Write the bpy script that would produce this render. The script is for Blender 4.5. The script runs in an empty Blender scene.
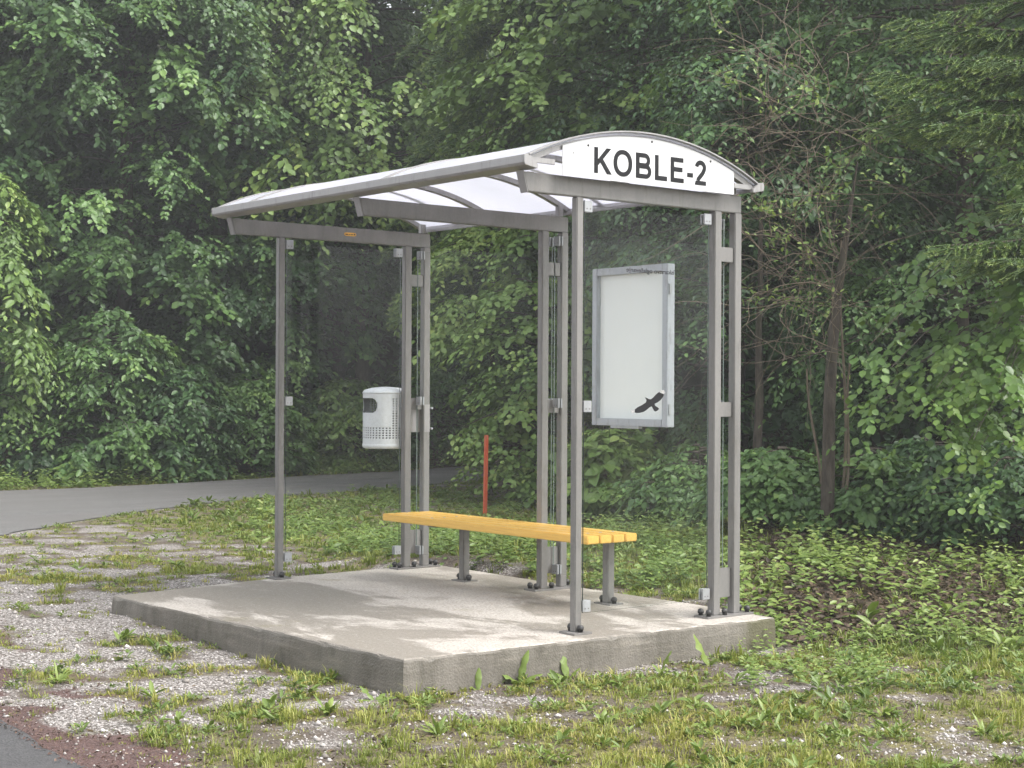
import bpy, bmesh, math, random
import numpy as np
from mathutils import Vector, Matrix
PI = math.pi
rng = np.random.default_rng(11); random.seed(5)
SC = bpy.context.scene; COL = SC.collection

# ------------------------------------------------------------------ camera
F = 1610.4; C = np.array([6.1247, -5.3456, 1.2346]); YAW, PIT, ROLL = -0.8934, 0.0027, 0.0052
FW = np.array([math.sin(YAW), math.cos(YAW), 0.0]); RT = np.array([math.cos(YAW), -math.sin(YAW), 0.0])
UP = np.array([0, 0, 1.0])
f2 = FW*math.cos(PIT)+UP*math.sin(PIT); u2 = UP*math.cos(PIT)-FW*math.sin(PIT)
r3 = RT*math.cos(ROLL)+u2*math.sin(ROLL); u3 = u2*math.cos(ROLL)-RT*math.sin(ROLL)
cd = bpy.data.cameras.new('camera'); cam = bpy.data.objects.new('camera', cd); COL.objects.link(cam)
cam.matrix_world = Matrix(((r3[0], u3[0], -f2[0], C[0]), (r3[1], u3[1], -f2[1], C[1]), (r3[2], u3[2], -f2[2], C[2]), (0, 0, 0, 1)))
cd.sensor_width = 36; cd.lens = F/1024*36; cd.clip_end = 2000; cd.clip_start = .05
SC.camera = cam
def Wp(px, d, z=0.0):          # picture column and distance -> a place on the site
    return np.array([C[0]+FW[0]*d+RT[0]*(px-512)/F*d, C[1]+FW[1]*d+RT[1]*(px-512)/F*d, z])
def sst(x, a, b):
    t = np.clip((x-a)/(b-a), 0, 1); return t*t*(3-2*t)

# ------------------------------------------------------------------ noise
def vnoise(x, y, s, seed=0):
    x = np.asarray(x, float)/s+seed*17.13; y = np.asarray(y, float)/s+seed*7.77
    xi = np.floor(x).astype(np.int64); yi = np.floor(y).astype(np.int64); fx = x-xi; fy = y-yi
    fx = fx*fx*(3-2*fx); fy = fy*fy*(3-2*fy)
    def h(a, b):
        n = (a*374761393+b*668265263+seed*1442695) & 0xffffffff
        n = ((n ^ (n >> 13))*1274126177) & 0xffffffff
        return ((n ^ (n >> 16)) & 0xffff)/65535.0
    return (h(xi, yi)*(1-fx)+h(xi+1, yi)*fx)*(1-fy)+(h(xi, yi+1)*(1-fx)+h(xi+1, yi+1)*fx)*fy
def fbm(x, y, s, seed=0):
    return (vnoise(x, y, s, seed)*.55+vnoise(x, y, s/2.1, seed+1)*.3+vnoise(x, y, s/4.3, seed+2)*.15)

# ------------------------------------------------------------------ site layout
SLAB = [(0.115, -1.135), (0.215, 1.245), (-0.45, 1.29), (-1.3, 1.27), (-2.3, 1.3), (-3.04, 1.31), (-2.96, 0.0), (-2.745, -1.225)]
RN = np.array([(-4.2, -2.6), (-6.0, -1.2), (-7.74, 0.03), (-9.07, 1.58), (-10.2, 3.3), (-10.8, 4.7), (-11.2, 6.5), (-12.2, 8.8), (-14.0, 12.0), (-17, 16)])
RF = np.array([(-16, -3.4), (-13.9, 0.5), (-13.55, 2.2), (-13.5, 3.5), (-13.85, 5.2), (-14.3, 6.8), (-14.7, 9.0), (-15.4, 10.9), (-17, 13.6), (-20, 17.5)])
def main_edge(X): return -2.79-.11*np.clip(X, -4, 6)+.05*(vnoise(X, X*0, .35, 4)-.5)+.04*(vnoise(X, X*0, .1, 5)-.5)
def inpoly(X, Y, poly):
    X = np.asarray(X, float); Y = np.asarray(Y, float); r = np.zeros(X.shape, bool); n = len(poly)
    for i in range(n):
        x1, y1 = poly[i]; x2, y2 = poly[(i+1) % n]
        if y1 == y2: continue
        c = ((y1 > Y) != (y2 > Y)) & (X < (x2-x1)*(Y-y1)/(y2-y1)+x1); r ^= c
    return r
def polydist(X, Y, line):
    d = np.full(np.shape(X), 1e9)
    for (x1, y1), (x2, y2) in zip(line[:-1], line[1:]):
        dx, dy = x2-x1, y2-y1; t = np.clip(((X-x1)*dx+(Y-y1)*dy)/(dx*dx+dy*dy), 0, 1)
        d = np.minimum(d, np.hypot(X-x1-t*dx, Y-y1-t*dy))
    return d
SIDE = list(map(tuple, RN))+list(map(tuple, RF[::-1]))
def camc(X, Y):
    dx, dy = X-C[0], Y-C[1]; d = dx*FW[0]+dy*FW[1]; xc = dx*RT[0]+dy*RT[1]
    return d, 512+F*xc/np.maximum(d, .3)
TL = ([-1500, -600, 0, 280, 450, 520, 600, 680, 780, 1024, 1600, 3000], [22, 22, 22.5, 25.5, 28, 27, 22, 19, 16.5, 15.5, 15, 15])
def height(X, Y):
    X = np.asarray(X, float); Y = np.asarray(Y, float)
    d, px = camc(X, Y)
    z = -.172+.09*sst(-X, .8, 3.2)*(1-sst(-X, 5, 7)*.1)
    z = z+.155*sst(Y, .9, 1.5)*sst(-X, -.15, .5)*(1-sst(Y, 2.2, 4.5)*.6)*(1-sst(-X, 2.7, 5.0))
    z = z+.03*(fbm(X, Y, 1.3, 3)-.5)*2*.5+.018*(vnoise(X, Y, .25, 9)-.5)
    bank = sst(px, 640, 800)*(d > 2)
    z = z+bank*(.19*sst(d, 8.8, 13)+.08*(fbm(X, Y, .9, 21)-.5)*sst(d, 8.6, 10))
    hill = np.maximum(d-np.interp(px, *TL), 0)*(d > 3)
    z = z+15*(1-np.exp(-hill*1.3/15))*sst(hill, 0, 2)
    inr = inpoly(X, Y, SIDE); dr = np.minimum(polydist(X, Y, RN), polydist(X, Y, RF))
    k = np.where(inr, 1, 1-sst(dr, 0, 1.0)); zr = -.085-.108*(1-sst(Y-main_edge(X), .05, 2.2)); z = z*(1-k)+zr*k
    k2 = 1-sst(Y-main_edge(X), -.02, .45); z = z*(1-k2)+(-.193)*k2
    return z
def grass_density(X, Y):
    d, px = camc(X, Y)
    n = fbm(X, Y, .33, 31); n2 = fbm(X, Y, 2.0, 41); n3 = vnoise(X, Y, .16, 51)
    b = np.full(X.shape, .50)
    front = (1-sst(Y, -1.25, -.6))
    b = b-.07*front*(1-sst(X, -.1, 1.3))
    b = b+.17*sst(X, .15, 1.0)*(d < 12)+.05*sst(X, 1, 2)
    b = b+.42*sst(Y, 1.0, 2.0)*(d < 40)
    b = b+.10*sst(-X, 2.6, 3.4)*sst(Y, -1.6, -.8)
    b = b-.12*(polydist(X, Y, RN) < .8)
    b = b-.5*(1-sst(Y-main_edge(X), .05, .55))
    b = b+.15*sst(px, 700, 800)*sst(d, 7.6, 8.6)
    v = b-.02+.95*(n-.5)+.5*(n2-.5)+.95*(n3-.5)
    v = np.where(inpoly(X, Y, SLAB) | inpoly(X, Y, SIDE) | (Y < main_edge(X)), 0, v)
    return np.clip(v, 0, 1)
def forest_mask(X, Y):
    d, px = camc(X, Y)
    f = sst(px, 690, 800)*sst(d+.5*(fbm(X, Y, .8, 61)-.5), 8.5, 9.4)
    f = np.maximum(f, sst(d-np.interp(px, *TL), -2.0, -.5)*(d > 3))
    return f

# ------------------------------------------------------------------ helpers: objects
def tag(o, label=None, cat=None, group=None, kind=None):
    if label: o['label'] = label
    if cat: o['category'] = cat
    if group: o['group'] = group
    if kind: o['kind'] = kind
    return o
def empty(name, loc, rz=0):
    o = bpy.data.objects.new(name, None); COL.objects.link(o); o.location = loc; o.rotation_euler = (0, 0, rz); o.empty_display_size = .1
    return o
def link(name, me, mat, parent=None):
    o = bpy.data.objects.new(name, me); COL.objects.link(o)
    if mat: me.materials.append(mat)
    if parent:
        o.parent = parent
        p = Vector((0, 0, 0)); q = parent
        while q: p += q.location; q = q.parent
        o.location = -p            # meshes are modelled in site coordinates
    return o
class MB:
    def __init__(s): s.bm = bmesh.new()
    def add(s, V, Fs):
        vs = [s.bm.verts.new(tuple(map(float, v))) for v in V]
        for f in Fs:
            try: s.bm.faces.new([vs[i] for i in f])
            except ValueError: pass
        return s
    def box(s, a, b):
        (x0, y0, z0), (x1, y1, z1) = a, b
        return s.add([(x0, y0, z0), (x1, y0, z0), (x1, y1, z0), (x0, y1, z0), (x0, y0, z1), (x1, y0, z1), (x1, y1, z1), (x0, y1, z1)],
                     [(3, 2, 1, 0), (4, 5, 6, 7), (0, 1, 5, 4), (1, 2, 6, 5), (2, 3, 7, 6), (3, 0, 4, 7)])
    def prism(s, pts, d):          # closed outline swept by vector d
        n = len(pts); P = [np.array(p, float) for p in pts]; D = np.array(d, float)
        return s.add(P+[p+D for p in P], [tuple(range(n))[::-1], tuple(range(n, 2*n))]+[(i, (i+1) % n, n+(i+1) % n, n+i) for i in range(n)])
    def cyl(s, a, b, r, n=12, r2=None):
        a = np.array(a, float); b = np.array(b, float); t = (b-a)/np.linalg.norm(b-a); r2 = r if r2 is None else r2
        u = np.cross(t, [0, 0, 1.0] if abs(t[2]) < .9 else [1.0, 0, 0]); u /= np.linalg.norm(u); v = np.cross(t, u)
        V = [a+r*(u*math.cos(2*PI*i/n)+v*math.sin(2*PI*i/n)) for i in range(n)]+[b+r2*(u*math.cos(2*PI*i/n)+v*math.sin(2*PI*i/n)) for i in range(n)]
        return s.add(V, [tuple(range(n))[::-1], tuple(range(n, 2*n))]+[(i, (i+1) % n, n+(i+1) % n, n+i) for i in range(n)])
    def lathe(s, c, prof, n=20):
        V = []; Fs = []
        for r, z in prof:
            V += [(c[0]+r*math.cos(2*PI*i/n), c[1]+r*math.sin(2*PI*i/n), c[2]+z) for i in range(n)]
        for k in range(len(prof)-1):
            Fs += [(k*n+i, k*n+(i+1) % n, (k+1)*n+(i+1) % n, (k+1)*n+i) for i in range(n)]
        Fs += [tuple(range(n))[::-1], tuple(range((len(prof)-1)*n, len(prof)*n))]
        return s.add(V, Fs)
    def build(s, name, mat, parent=None, bevel=0, smooth=False):
        bmesh.ops.recalc_face_normals(s.bm, faces=s.bm.faces)
        if bevel:
            es = [e for e in s.bm.edges if len(e.link_faces) == 2 and e.calc_face_angle(0) > .6]
            bmesh.ops.bevel(s.bm, geom=es, offset=bevel, segments=2, affect='EDGES', clamp_overlap=True)
        me = bpy.data.meshes.new(name); s.bm.to_mesh(me); s.bm.free()
        if smooth:
            for p in me.polygons: p.use_smooth = True
        return link(name, me, mat, parent)
def np_mesh(name, V, groups, tint=None):   # groups: list of (n,k) index arrays
    me = bpy.data.meshes.new(name); V = np.asarray(V, np.float32)
    me.vertices.add(len(V)); me.vertices.foreach_set('co', V.ravel())
    idx = np.concatenate([g.ravel() for g in groups]).astype(np.int32)
    tot = np.concatenate([np.full(len(g), g.shape[1], np.int32) for g in groups])
    st = np.concatenate([[0], np.cumsum(tot)[:-1]]).astype(np.int32)
    me.loops.add(len(idx)); me.loops.foreach_set('vertex_index', idx)
    me.polygons.add(len(tot)); me.polygons.foreach_set('loop_start', st); me.polygons.foreach_set('loop_total', tot)
    if tint is not None:
        a = me.attributes.new('tint', 'FLOAT', 'POINT'); a.data.foreach_set('value', np.asarray(tint, np.float32))
    me.update(calc_edges=True)
    return me
def nrm(a): return a/np.maximum(np.linalg.norm(a, axis=-1, keepdims=True), 1e-9)

# ------------------------------------------------------------------ materials
def lin(r, g, b):
    f = lambda c: c/12.92 if c <= .04045 else ((c+.055)/1.055)**2.4
    return (f(r/255), f(g/255), f(b/255), 1)
class NT:
    def __init__(s, name):
        s.m = bpy.data.materials.new(name); s.m.use_nodes = True; s.t = s.m.node_tree; s.t.nodes.clear()
        s.out = s.n('ShaderNodeOutputMaterial')
    def n(s, ty, **kw):
        x = s.t.nodes.new(ty)
        for k, v in kw.items():
            if hasattr(x, k): setattr(x, k, v)
        return x
    def l(s, a, b): s.t.links.new(a, b)
    def set(s, sock, v):
        if hasattr(v, 'is_output'): s.l(v, sock)
        elif v is not None: sock.default_value = v
    def coords(s): return s.n('ShaderNodeTexCoord').outputs['Object']
    def mapping(s, sc):
        m = s.n('ShaderNodeMapping'); m.inputs['Scale'].default_value = sc; s.l(s.coords(), m.inputs['Vector']); return m.outputs[0]
    def noise(s, scale, detail=4, rough=.55, vec=None, dist=0):
        x = s.n('ShaderNodeTexNoise'); x.inputs['Scale'].default_value = scale; x.inputs['Detail'].default_value = detail
        x.inputs['Roughness'].default_value = rough; x.inputs['Distortion'].default_value = dist
        s.l(vec if vec else s.coords(), x.inputs['Vector']); return x.outputs['Fac']
    def voro(s, scale, feat='F1', out='Distance', vec=None):
        x = s.n('ShaderNodeTexVoronoi'); x.feature = feat; x.inputs['Scale'].default_value = scale
        s.l(vec if vec else s.coords(), x.inputs['Vector']); return x.outputs[out]
    def ramp(s, f, pts):
        x = s.n('ShaderNodeValToRGB'); e = x.color_ramp.elements
        while len(e) < len(pts): e.new(.5)
        for i, (p, c) in enumerate(pts):
            e[i].position = p; e[i].color = c if not isinstance(c, (int, float)) else (c, c, c, 1)
        s.set(x.inputs[0], f); return x.outputs[0]
    def mix(s, f, a, b, mode='MIX'):
        x = s.n('ShaderNodeMix'); x.data_type = 'RGBA'; x.blend_type = mode
        s.set(x.inputs[0], f); s.set(x.inputs[6], a); s.set(x.inputs[7], b); return x.outputs[2]
    def math(s, op, a, b=None, c=None, clamp=False):
        x = s.n('ShaderNodeMath'); x.operation = op; x.use_clamp = clamp; s.set(x.inputs[0], a)
        if b is not None: s.set(x.inputs[1], b)
        if c is not None: s.set(x.inputs[2], c)
        return x.outputs[0]
    def attr(s, name):
        x = s.n('ShaderNodeAttribute'); x.attribute_name = name; return x.outputs['Fac']
    def bump(s, h, strength=.4, dist=.01):
        x = s.n('ShaderNodeBump'); x.inputs['Strength'].default_value = strength; x.inputs['Distance'].default_value = dist
        s.l(h, x.inputs['Height']); return x.outputs[0]
    def bsdf(s, base, rough=.5, metal=0, spec=.5, normal=None, **kw):
        p = s.n('ShaderNodeBsdfPrincipled'); s.set(p.inputs['Base Color'], base); s.set(p.inputs['Roughness'], rough)
        s.set(p.inputs['Metallic'], metal); s.set(p.inputs['Specular IOR Level'], spec)
        if normal: s.l(normal, p.inputs['Normal'])
        for k, v in kw.items(): s.set(p.inputs[k], v)
        return p.outputs[0]
    def done(s, sh): s.l(sh, s.out.inputs['Surface']); return s.m

def mat_paint(name, c1, c2, rough=.42, metal=.25, streak=True):
    t = NT(name); n = t.noise(60, 3); n2 = t.noise(3.2, 5, vec=t.mapping((3, 3, .5)))
    col = t.mix(t.ramp(n2, [(.35, 0), (.7, 1)]), c1, c2)
    col = t.mix(t.math('MULTIPLY', t.ramp(n, [(.45, 0), (.75, 1)]), .22), col, (.30, .28, .25, 1))
    n3 = t.noise(14, 6, .7, vec=t.mapping((2, 2, .35))); col = t.mix(t.math('MULTIPLY', t.ramp(n3, [(.54, 0), (.68, 1)]), .3), col, (.085, .075, .06, 1)) if metal else col
    return t.done(t.bsdf(col, t.ramp(n2, [(.3, rough-.08), (.7, rough+.12)]), metal, .5, t.bump(n, .05, .002)))
M = {}
M['post'] = mat_paint('grey metallic paint', (.185, .178, .170, 1), (.235, .226, .216, 1))
M['rail'] = mat_paint('pale grey aluminium', (.30, .29, .285, 1), (.36, .35, .345, 1), .38, .35)
M['galv'] = mat_paint('brushed steel', (.36, .37, .38, 1), (.45, .46, .47, 1), .42, .45)
M['case'] = mat_paint('anodised aluminium', (.40, .42, .45, 1), (.46, .48, .51, 1), .36, .35)
M['binmetal'] = mat_paint('white grey powder coat', (.60, .615, .63, 1), (.66, .67, .685, 1), .45, 0)
M['dark'] = mat_paint('black plastic', (.018, .018, .018, 1), (.03, .03, .03, 1), .5, 0)
M['liner'] = mat_paint('dark grey liner', (.07, .075, .07, 1), (.10, .105, .10, 1), .6, .2)
def m():
    t = NT('white sign board'); n = t.noise(5, 5); n2 = t.noise(2.2, 6, vec=t.mapping((1, 6, .8)))
    col = t.mix(t.ramp(n2, [(.52, 0), (.8, .35)]), (.68, .68, .68, 1), (.46, .46, .43, 1))
    return t.done(t.bsdf(col, .35, 0, .5))
M['sign'] = m()
def m():
    t = NT('poster backing'); n = t.noise(2.5, 5)
    return t.done(t.bsdf(t.mix(n, (.89, .89, .88, 1), (.93, .93, .92, 1)), .3, 0, .5))
M['poster'] = m()
def m():
    t = NT('black vinyl'); return t.done(t.bsdf(t.mix(t.noise(30), (.010, .010, .011, 1), (.02, .02, .022, 1)), .6, 0, .2))
M['vinyl'] = m()
M['greyvinyl'] = mat_paint('faded grey vinyl', (.30, .30, .30, 1), (.42, .42, .41, 1), .5, 0)
def m():
    t = NT('orange sticker'); return t.done(t.bsdf(t.mix(t.noise(12), (.75, .36, .04, 1), (.85, .48, .08, 1)), .45))
M['sticker'] = m()
def m():
    t = NT('milky polycarbonate'); n = t.noise(1.6, 5, vec=t.mapping((1, .5, 1)))
    c = t.mix(t.ramp(n, [(.4, 0), (.75, 1)]), (.88, .88, .94, 1), (.78, .79, .83, 1))
    tr = t.n('ShaderNodeBsdfTranslucent'); t.set(tr.inputs[0], c)
    p = t.bsdf(c, .3, 0, .5); mx = t.n('ShaderNodeMixShader'); mx.inputs[0].default_value = .6
    t.l(p, mx.inputs[1]); t.l(tr.outputs[0], mx.inputs[2]); return t.done(mx.outputs[0])
M['poly'] = m()
def m():
    t = NT('safety glass')
    tr = t.n('ShaderNodeBsdfTransparent'); tr.inputs[0].default_value = (.985, .993, .988, 1)
    gl = t.n('ShaderNodeBsdfGlossy'); gl.inputs['Roughness'].default_value = .02; gl.inputs[0].default_value = (1, 1, 1, 1)
    fr = t.n('ShaderNodeFresnel'); fr.inputs['IOR'].default_value = 1.5
    geo = t.n('ShaderNodeNewGeometry'); ff = t.math('MULTIPLY', fr.outputs[0], t.math('SUBTRACT', 1.0, geo.outputs['Backfacing'])); ff = t.math('MULTIPLY', ff, .26, clamp=True)
    m1 = t.n('ShaderNodeMixShader'); t.l(ff, m1.inputs[0]); t.l(tr.outputs[0], m1.inputs[1]); t.l(gl.outputs[0], m1.inputs[2])
    df = t.n('ShaderNodeBsdfDiffuse'); df.inputs[0].default_value = (.62, .63, .6, 1)
    n = t.noise(3.0, 6, .65, vec=t.mapping((1.5, 1.5, .5))); sp = t.noise(90, 2)
    k = t.math('ADD', t.math('MULTIPLY', t.ramp(n, [(.45, 0), (.85, 1)]), .010), t.math('MULTIPLY', t.ramp(sp, [(.62, 0), (.72, 1)]), .012))
    k = t.math('ADD', k, .0015)
    m2 = t.n('ShaderNodeMixShader'); t.l(k, m2.inputs[0]); t.l(m1.outputs[0], m2.inputs[1]); t.l(df.outputs[0], m2.inputs[2])
    return t.done(m2.outputs[0])
M['glass'] = m()
def m():
    t = NT('yellow varnished wood'); v = t.mapping((1.2, 22, 22)); n = t.noise(4, 6, .6, vec=v, dist=.6); n2 = t.noise(2.2, 3)
    c = t.mix(t.ramp(n, [(.3, 0), (.7, 1)]), (.80, .50, .115, 1), (.72, .40, .07, 1))
    n4 = t.noise(3, 7, .7, vec=t.mapping((2.5, 70, 70)), dist=.4); c = t.mix(t.ramp(n4, [(.52, 0), (.64, .55)]), c, (.42, .21, .035, 1)); c = t.mix(t.math('MULTIPLY', n2, .3), c, (.84, .60, .22, 1))
    return t.done(t.bsdf(c, .34, 0, .5, t.bump(n, .12, .002)))
M['wood'] = m()
def m():
    t = NT('weathered concrete')
    big = t.noise(.95, 6, .62, vec=t.mapping((.75, 1.5, 1)), dist=.5); mid = t.noise(6, 6, .65); fine = t.noise(70, 4, .7); vo = t.voro(95)
    wet = t.ramp(t.math('ADD', big, t.math('MULTIPLY', t.math('SUBTRACT', mid, .5), .13)), [(.475, 1), (.525, 0)])
    c = t.mix(t.ramp(mid, [(.3, 0), (.72, 1)]), (.385, .35, .308, 1), (.475, .438, .39, 1))
    c = t.mix(wet, c, (.238, .213, .180, 1))
    moss = t.ramp(t.noise(2.3, 5, .6, dist=.3), [(.62, 0), (.72, .5)]); c = t.mix(moss, c, (.17, .15, .065, 1))
    ag = t.ramp(vo, [(.18, 1), (.34, 0)]); c = t.mix(t.math('MULTIPLY', ag, .33), c, t.mix(t.voro(95, out='Color'), (.13, .12, .11, 1), (.6, .57, .52, 1)))
    c = t.mix(t.ramp(fine, [(.47, 0), (.62, .62)]), c, (.17, .153, .128, 1)); c = t.mix(t.ramp(t.noise(38, 5, .8), [(.55, 0), (.66, .45)]), c, (.58, .54, .49, 1))
    # the cast side faces: darker form-work concrete with damp streaks
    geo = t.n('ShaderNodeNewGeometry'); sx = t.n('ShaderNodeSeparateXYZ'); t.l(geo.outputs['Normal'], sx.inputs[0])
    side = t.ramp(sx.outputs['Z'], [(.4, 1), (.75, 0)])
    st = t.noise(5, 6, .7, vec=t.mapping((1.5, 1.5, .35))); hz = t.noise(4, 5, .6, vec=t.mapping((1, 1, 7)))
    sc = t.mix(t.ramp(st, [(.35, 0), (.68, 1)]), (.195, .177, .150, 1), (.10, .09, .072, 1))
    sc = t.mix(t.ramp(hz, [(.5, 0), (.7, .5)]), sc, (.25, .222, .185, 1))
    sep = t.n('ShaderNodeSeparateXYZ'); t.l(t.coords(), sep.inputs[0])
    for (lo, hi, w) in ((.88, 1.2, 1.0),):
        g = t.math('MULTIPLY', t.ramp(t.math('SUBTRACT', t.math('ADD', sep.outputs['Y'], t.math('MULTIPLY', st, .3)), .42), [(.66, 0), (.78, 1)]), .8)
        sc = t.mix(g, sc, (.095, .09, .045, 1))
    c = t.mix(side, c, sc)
    h = t.math('ADD', t.math('MULTIPLY', vo, .5), t.math('ADD', fine, t.math('MULTIPLY', mid, 1.2)))
    ro = t.mix(wet, (.82, .82, .82, 1), (.5, .5, .5, 1))
    return t.done(t.bsdf(c, ro, 0, .4, t.bump(h, .55, .006)))
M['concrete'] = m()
def m():
    t = NT('worn asphalt'); vo = t.voro(120); vc = t.voro(120, out='Color'); big = t.noise(.7, 5, vec=t.mapping((1, .35, 1))); mid = t.noise(4, 5)
    c = t.mix(t.ramp(vc, [(.2, 0), (.85, 1)]), (.075, .073, .072, 1), (.21, .205, .20, 1))
    c = t.mix(t.ramp(big, [(.35, 0), (.62, 1)]), c, (.125, .12, .114, 1))
    c = t.mix(t.ramp(mid, [(.55, 0), (.75, .4)]), c, (.19, .175, .16, 1))
    return t.done(t.bsdf(c, t.ramp(big, [(.35, .55), (.6, .85)]), 0, .4, t.bump(vo, .5, .006)))
M['asphalt'] = m()
def m():
    t = NT('dark asphalt'); vo = t.voro(120); vc = t.voro(120, out='Color'); big = t.noise(.7, 5, vec=t.mapping((1, .35, 1))); mid = t.noise(4, 5)
    c = t.mix(t.ramp(vc, [(.2, 0), (.85, 1)]), (.035, .035, .036, 1), (.13, .128, .128, 1))
    c = t.mix(t.ramp(big, [(.35, 0), (.62, 1)]), c, (.062, .06, .06, 1))
    c = t.mix(t.ramp(mid, [(.55, 0), (.75, .4)]), c, (.10, .095, .09, 1))
    return t.done(t.bsdf(c, t.ramp(big, [(.35, .55), (.6, .85)]), 0, .4, t.bump(vo, .5, .006)))
M['asphalt_dark'] = m()
def m():
    t = NT('gravel soil and moss')
    w = t.n('ShaderNodeVectorMath'); w.operation = 'ADD'
    vo = t.voro(62); vc = t.voro(62, out='Color'); vo2 = t.voro(150); vc2 = t.voro(150, out='Color')
    sepc = t.n('ShaderNodeSeparateColor'); t.l(vc, sepc.inputs[0]); sepc2 = t.n('ShaderNodeSeparateColor'); t.l(vc2, sepc2.inputs[0])
    big = t.noise(1.1, 6, .65); mid = t.noise(5.5, 6, .7); fine = t.noise(45, 5, .75)
    stone = t.ramp(sepc.outputs[0], [(.0, (.22, .195, .175, 1)), (.35, (.43, .39, .365, 1)), (.7, (.56, .515, .49, 1)), (1, (.70, .655, .63, 1))])
    stone2 = t.ramp(sepc2.outputs[0], [(.0, (.16, .145, .13, 1)), (.5, (.42, .395, .375, 1)), (1, (.62, .595, .57, 1))])
    gr = t.mix(t.ramp(fine, [(.4, 0), (.6, 1)]), stone, stone2)
    gap = t.ramp(t.math('MAXIMUM', vo, t.math('MULTIPLY', vo2, 0.85)), [(.42, 0), (.62, 1)])
    gr = t.mix(gap, gr, (.13, .115, .10, 1))
    soil = t.mix(fine, (.055, .042, .032, 1), (.15, .12, .095, 1))
    moss = t.mix(fine, (.10, .09, .035, 1), (.27, .245, .085, 1))
    dens = t.attr('grass'); forest = t.attr('forest'); litter = t.attr('litter')
    a = t.math('ADD', dens, t.math('MULTIPLY', t.math('SUBTRACT', mid, .5), 1.3))
    c = t.mix(t.ramp(a, [(.30, 0), (.62, 1)]), gr, soil)
    b2 = t.math('ADD', t.math('MULTIPLY', dens, .72), t.math('MULTIPLY', t.math('SUBTRACT', t.noise(2.6, 6, .7), .5), 1.7))
    moss = t.mix(t.ramp(t.noise(19, 6, .75), [(.46, 0), (.58, .85)]), moss, soil); c = t.mix(t.ramp(b2, [(.42, 0), (.66, .85)]), c, moss)
    red = t.mix(fine, (.05, .026, .022, 1), (.15, .082, .072, 1))
    lf = t.math('ADD', litter, t.math('MULTIPLY', t.math('SUBTRACT', mid, .5), 1.0))
    c = t.mix(t.ramp(lf, [(.42, 0), (.62, .9)]), c, red)
    fl = t.mix(t.ramp(t.voro(38, out='Color'), [(.1, 0), (.9, 1)]), (.035, .026, .016, 1), (.115, .075, .045, 1))
    hz_ = t.n('ShaderNodeSeparateXYZ'); t.l(t.coords(), hz_.inputs[0])
    fl = t.mix(t.ramp(mid, [(.5, 0), (.7, .8)]), fl, (.05, .055, .018, 1)); fl = t.mix(t.ramp(hz_.outputs['Z'], [(.35, 0), (.95, .8)]), fl, t.mix(fine, (.022, .034, .014, 1), (.05, .07, .022, 1)))
    ff = t.math('ADD', forest, t.math('MULTIPLY', t.math('SUBTRACT', mid, .5), .6))
    c = t.mix(t.ramp(ff, [(.35, 0), (.6, 1)]), c, fl)
    h = t.math('ADD', t.math('MULTIPLY', vo, -1.0), t.math('ADD', t.math('MULTIPLY', fine, .9), t.math('MULTIPLY', vo2, -.5)))
    return t.done(t.bsdf(c, .8, 0, .35, t.bump(h, .8, .012)))
M['ground'] = m()
def mat_leaf(name, cols, rough=.48, trans=.28, spec=.5):
    t = NT(name); ti = t.attr('tint')
    c = t.ramp(ti, [(i/(len(cols)-1), tuple(q)+(1,)) for i, q in enumerate(cols)])
    p = t.bsdf(c, rough, 0, spec)
    tr = t.n('ShaderNodeBsdfTranslucent'); t.set(tr.inputs[0], t.mix(.5, c, (.20, .30, .03, 1)))
    mx = t.n('ShaderNodeMixShader'); mx.inputs[0].default_value = trans; t.l(p, mx.inputs[1]); t.l(tr.outputs[0], mx.inputs[2])
    return t.done(mx.outputs[0])
M['leaf_dark'] = mat_leaf('dark broadleaf foliage', [(0.0349, 0.0748, 0.0294), (0.0625, 0.1325, 0.0466), (0.101, 0.1945, 0.0577), (0.1897, 0.3117, 0.0832)], .46, .28, .5)
M['leaf_mid'] = mat_leaf('mid green foliage', [(0.0489, 0.1025, 0.0318), (0.0912, 0.1757, 0.0493), (0.1442, 0.2543, 0.0684), (0.2531, 0.3773, 0.0999)], .46, .28, .5)
M['leaf_light'] = mat_leaf('light green foliage', [(0.0855, 0.1508, 0.0367), (0.1404, 0.2339, 0.0544), (0.2191, 0.3236, 0.0804), (0.3566, 0.4417, 0.1175)])
M['leaf_beech'] = mat_leaf('beech foliage', [(.065, .13, .03), (.10, .185, .04), (.14, .235, .05), (.20, .29, .065)], .36)
M['needle'] = mat_leaf('spruce needles', [(.032, .066, .026), (.055, .105, .034), (.11, .18, .045), (.22, .29, .07)], .5, .12)
M['grass'] = mat_leaf('grass blades', [(.13, .165, .03), (.21, .25, .045), (.30, .31, .06), (.40, .35, .10)], .5, .3)
M['weed'] = mat_leaf('low weed leaves', [(.085, .14, .03), (.14, .205, .042), (.21, .275, .06), (.30, .33, .09)], .45, .25)
M['ivy'] = mat_leaf('bank plants', [(.06, .105, .025), (.10, .165, .035), (.16, .235, .05), (.25, .31, .08)], .42, .25)
M['litter'] = mat_leaf('dead leaves', [(.035, .018, .014), (.075, .04, .032), (.12, .07, .052), (.22, .16, .12)], .7, .05)
M['dead'] = mat_leaf('fallen brown leaves', [(.03, .02, .011), (.058, .037, .02), (.095, .062, .036), (.17, .125, .07)], .7, .05)
M['pebble'] = mat_leaf('grey stones', [(.17, .15, .13), (.34, .31, .285), (.47, .435, .41), (.66, .63, .60)], .75, 0)
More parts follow.
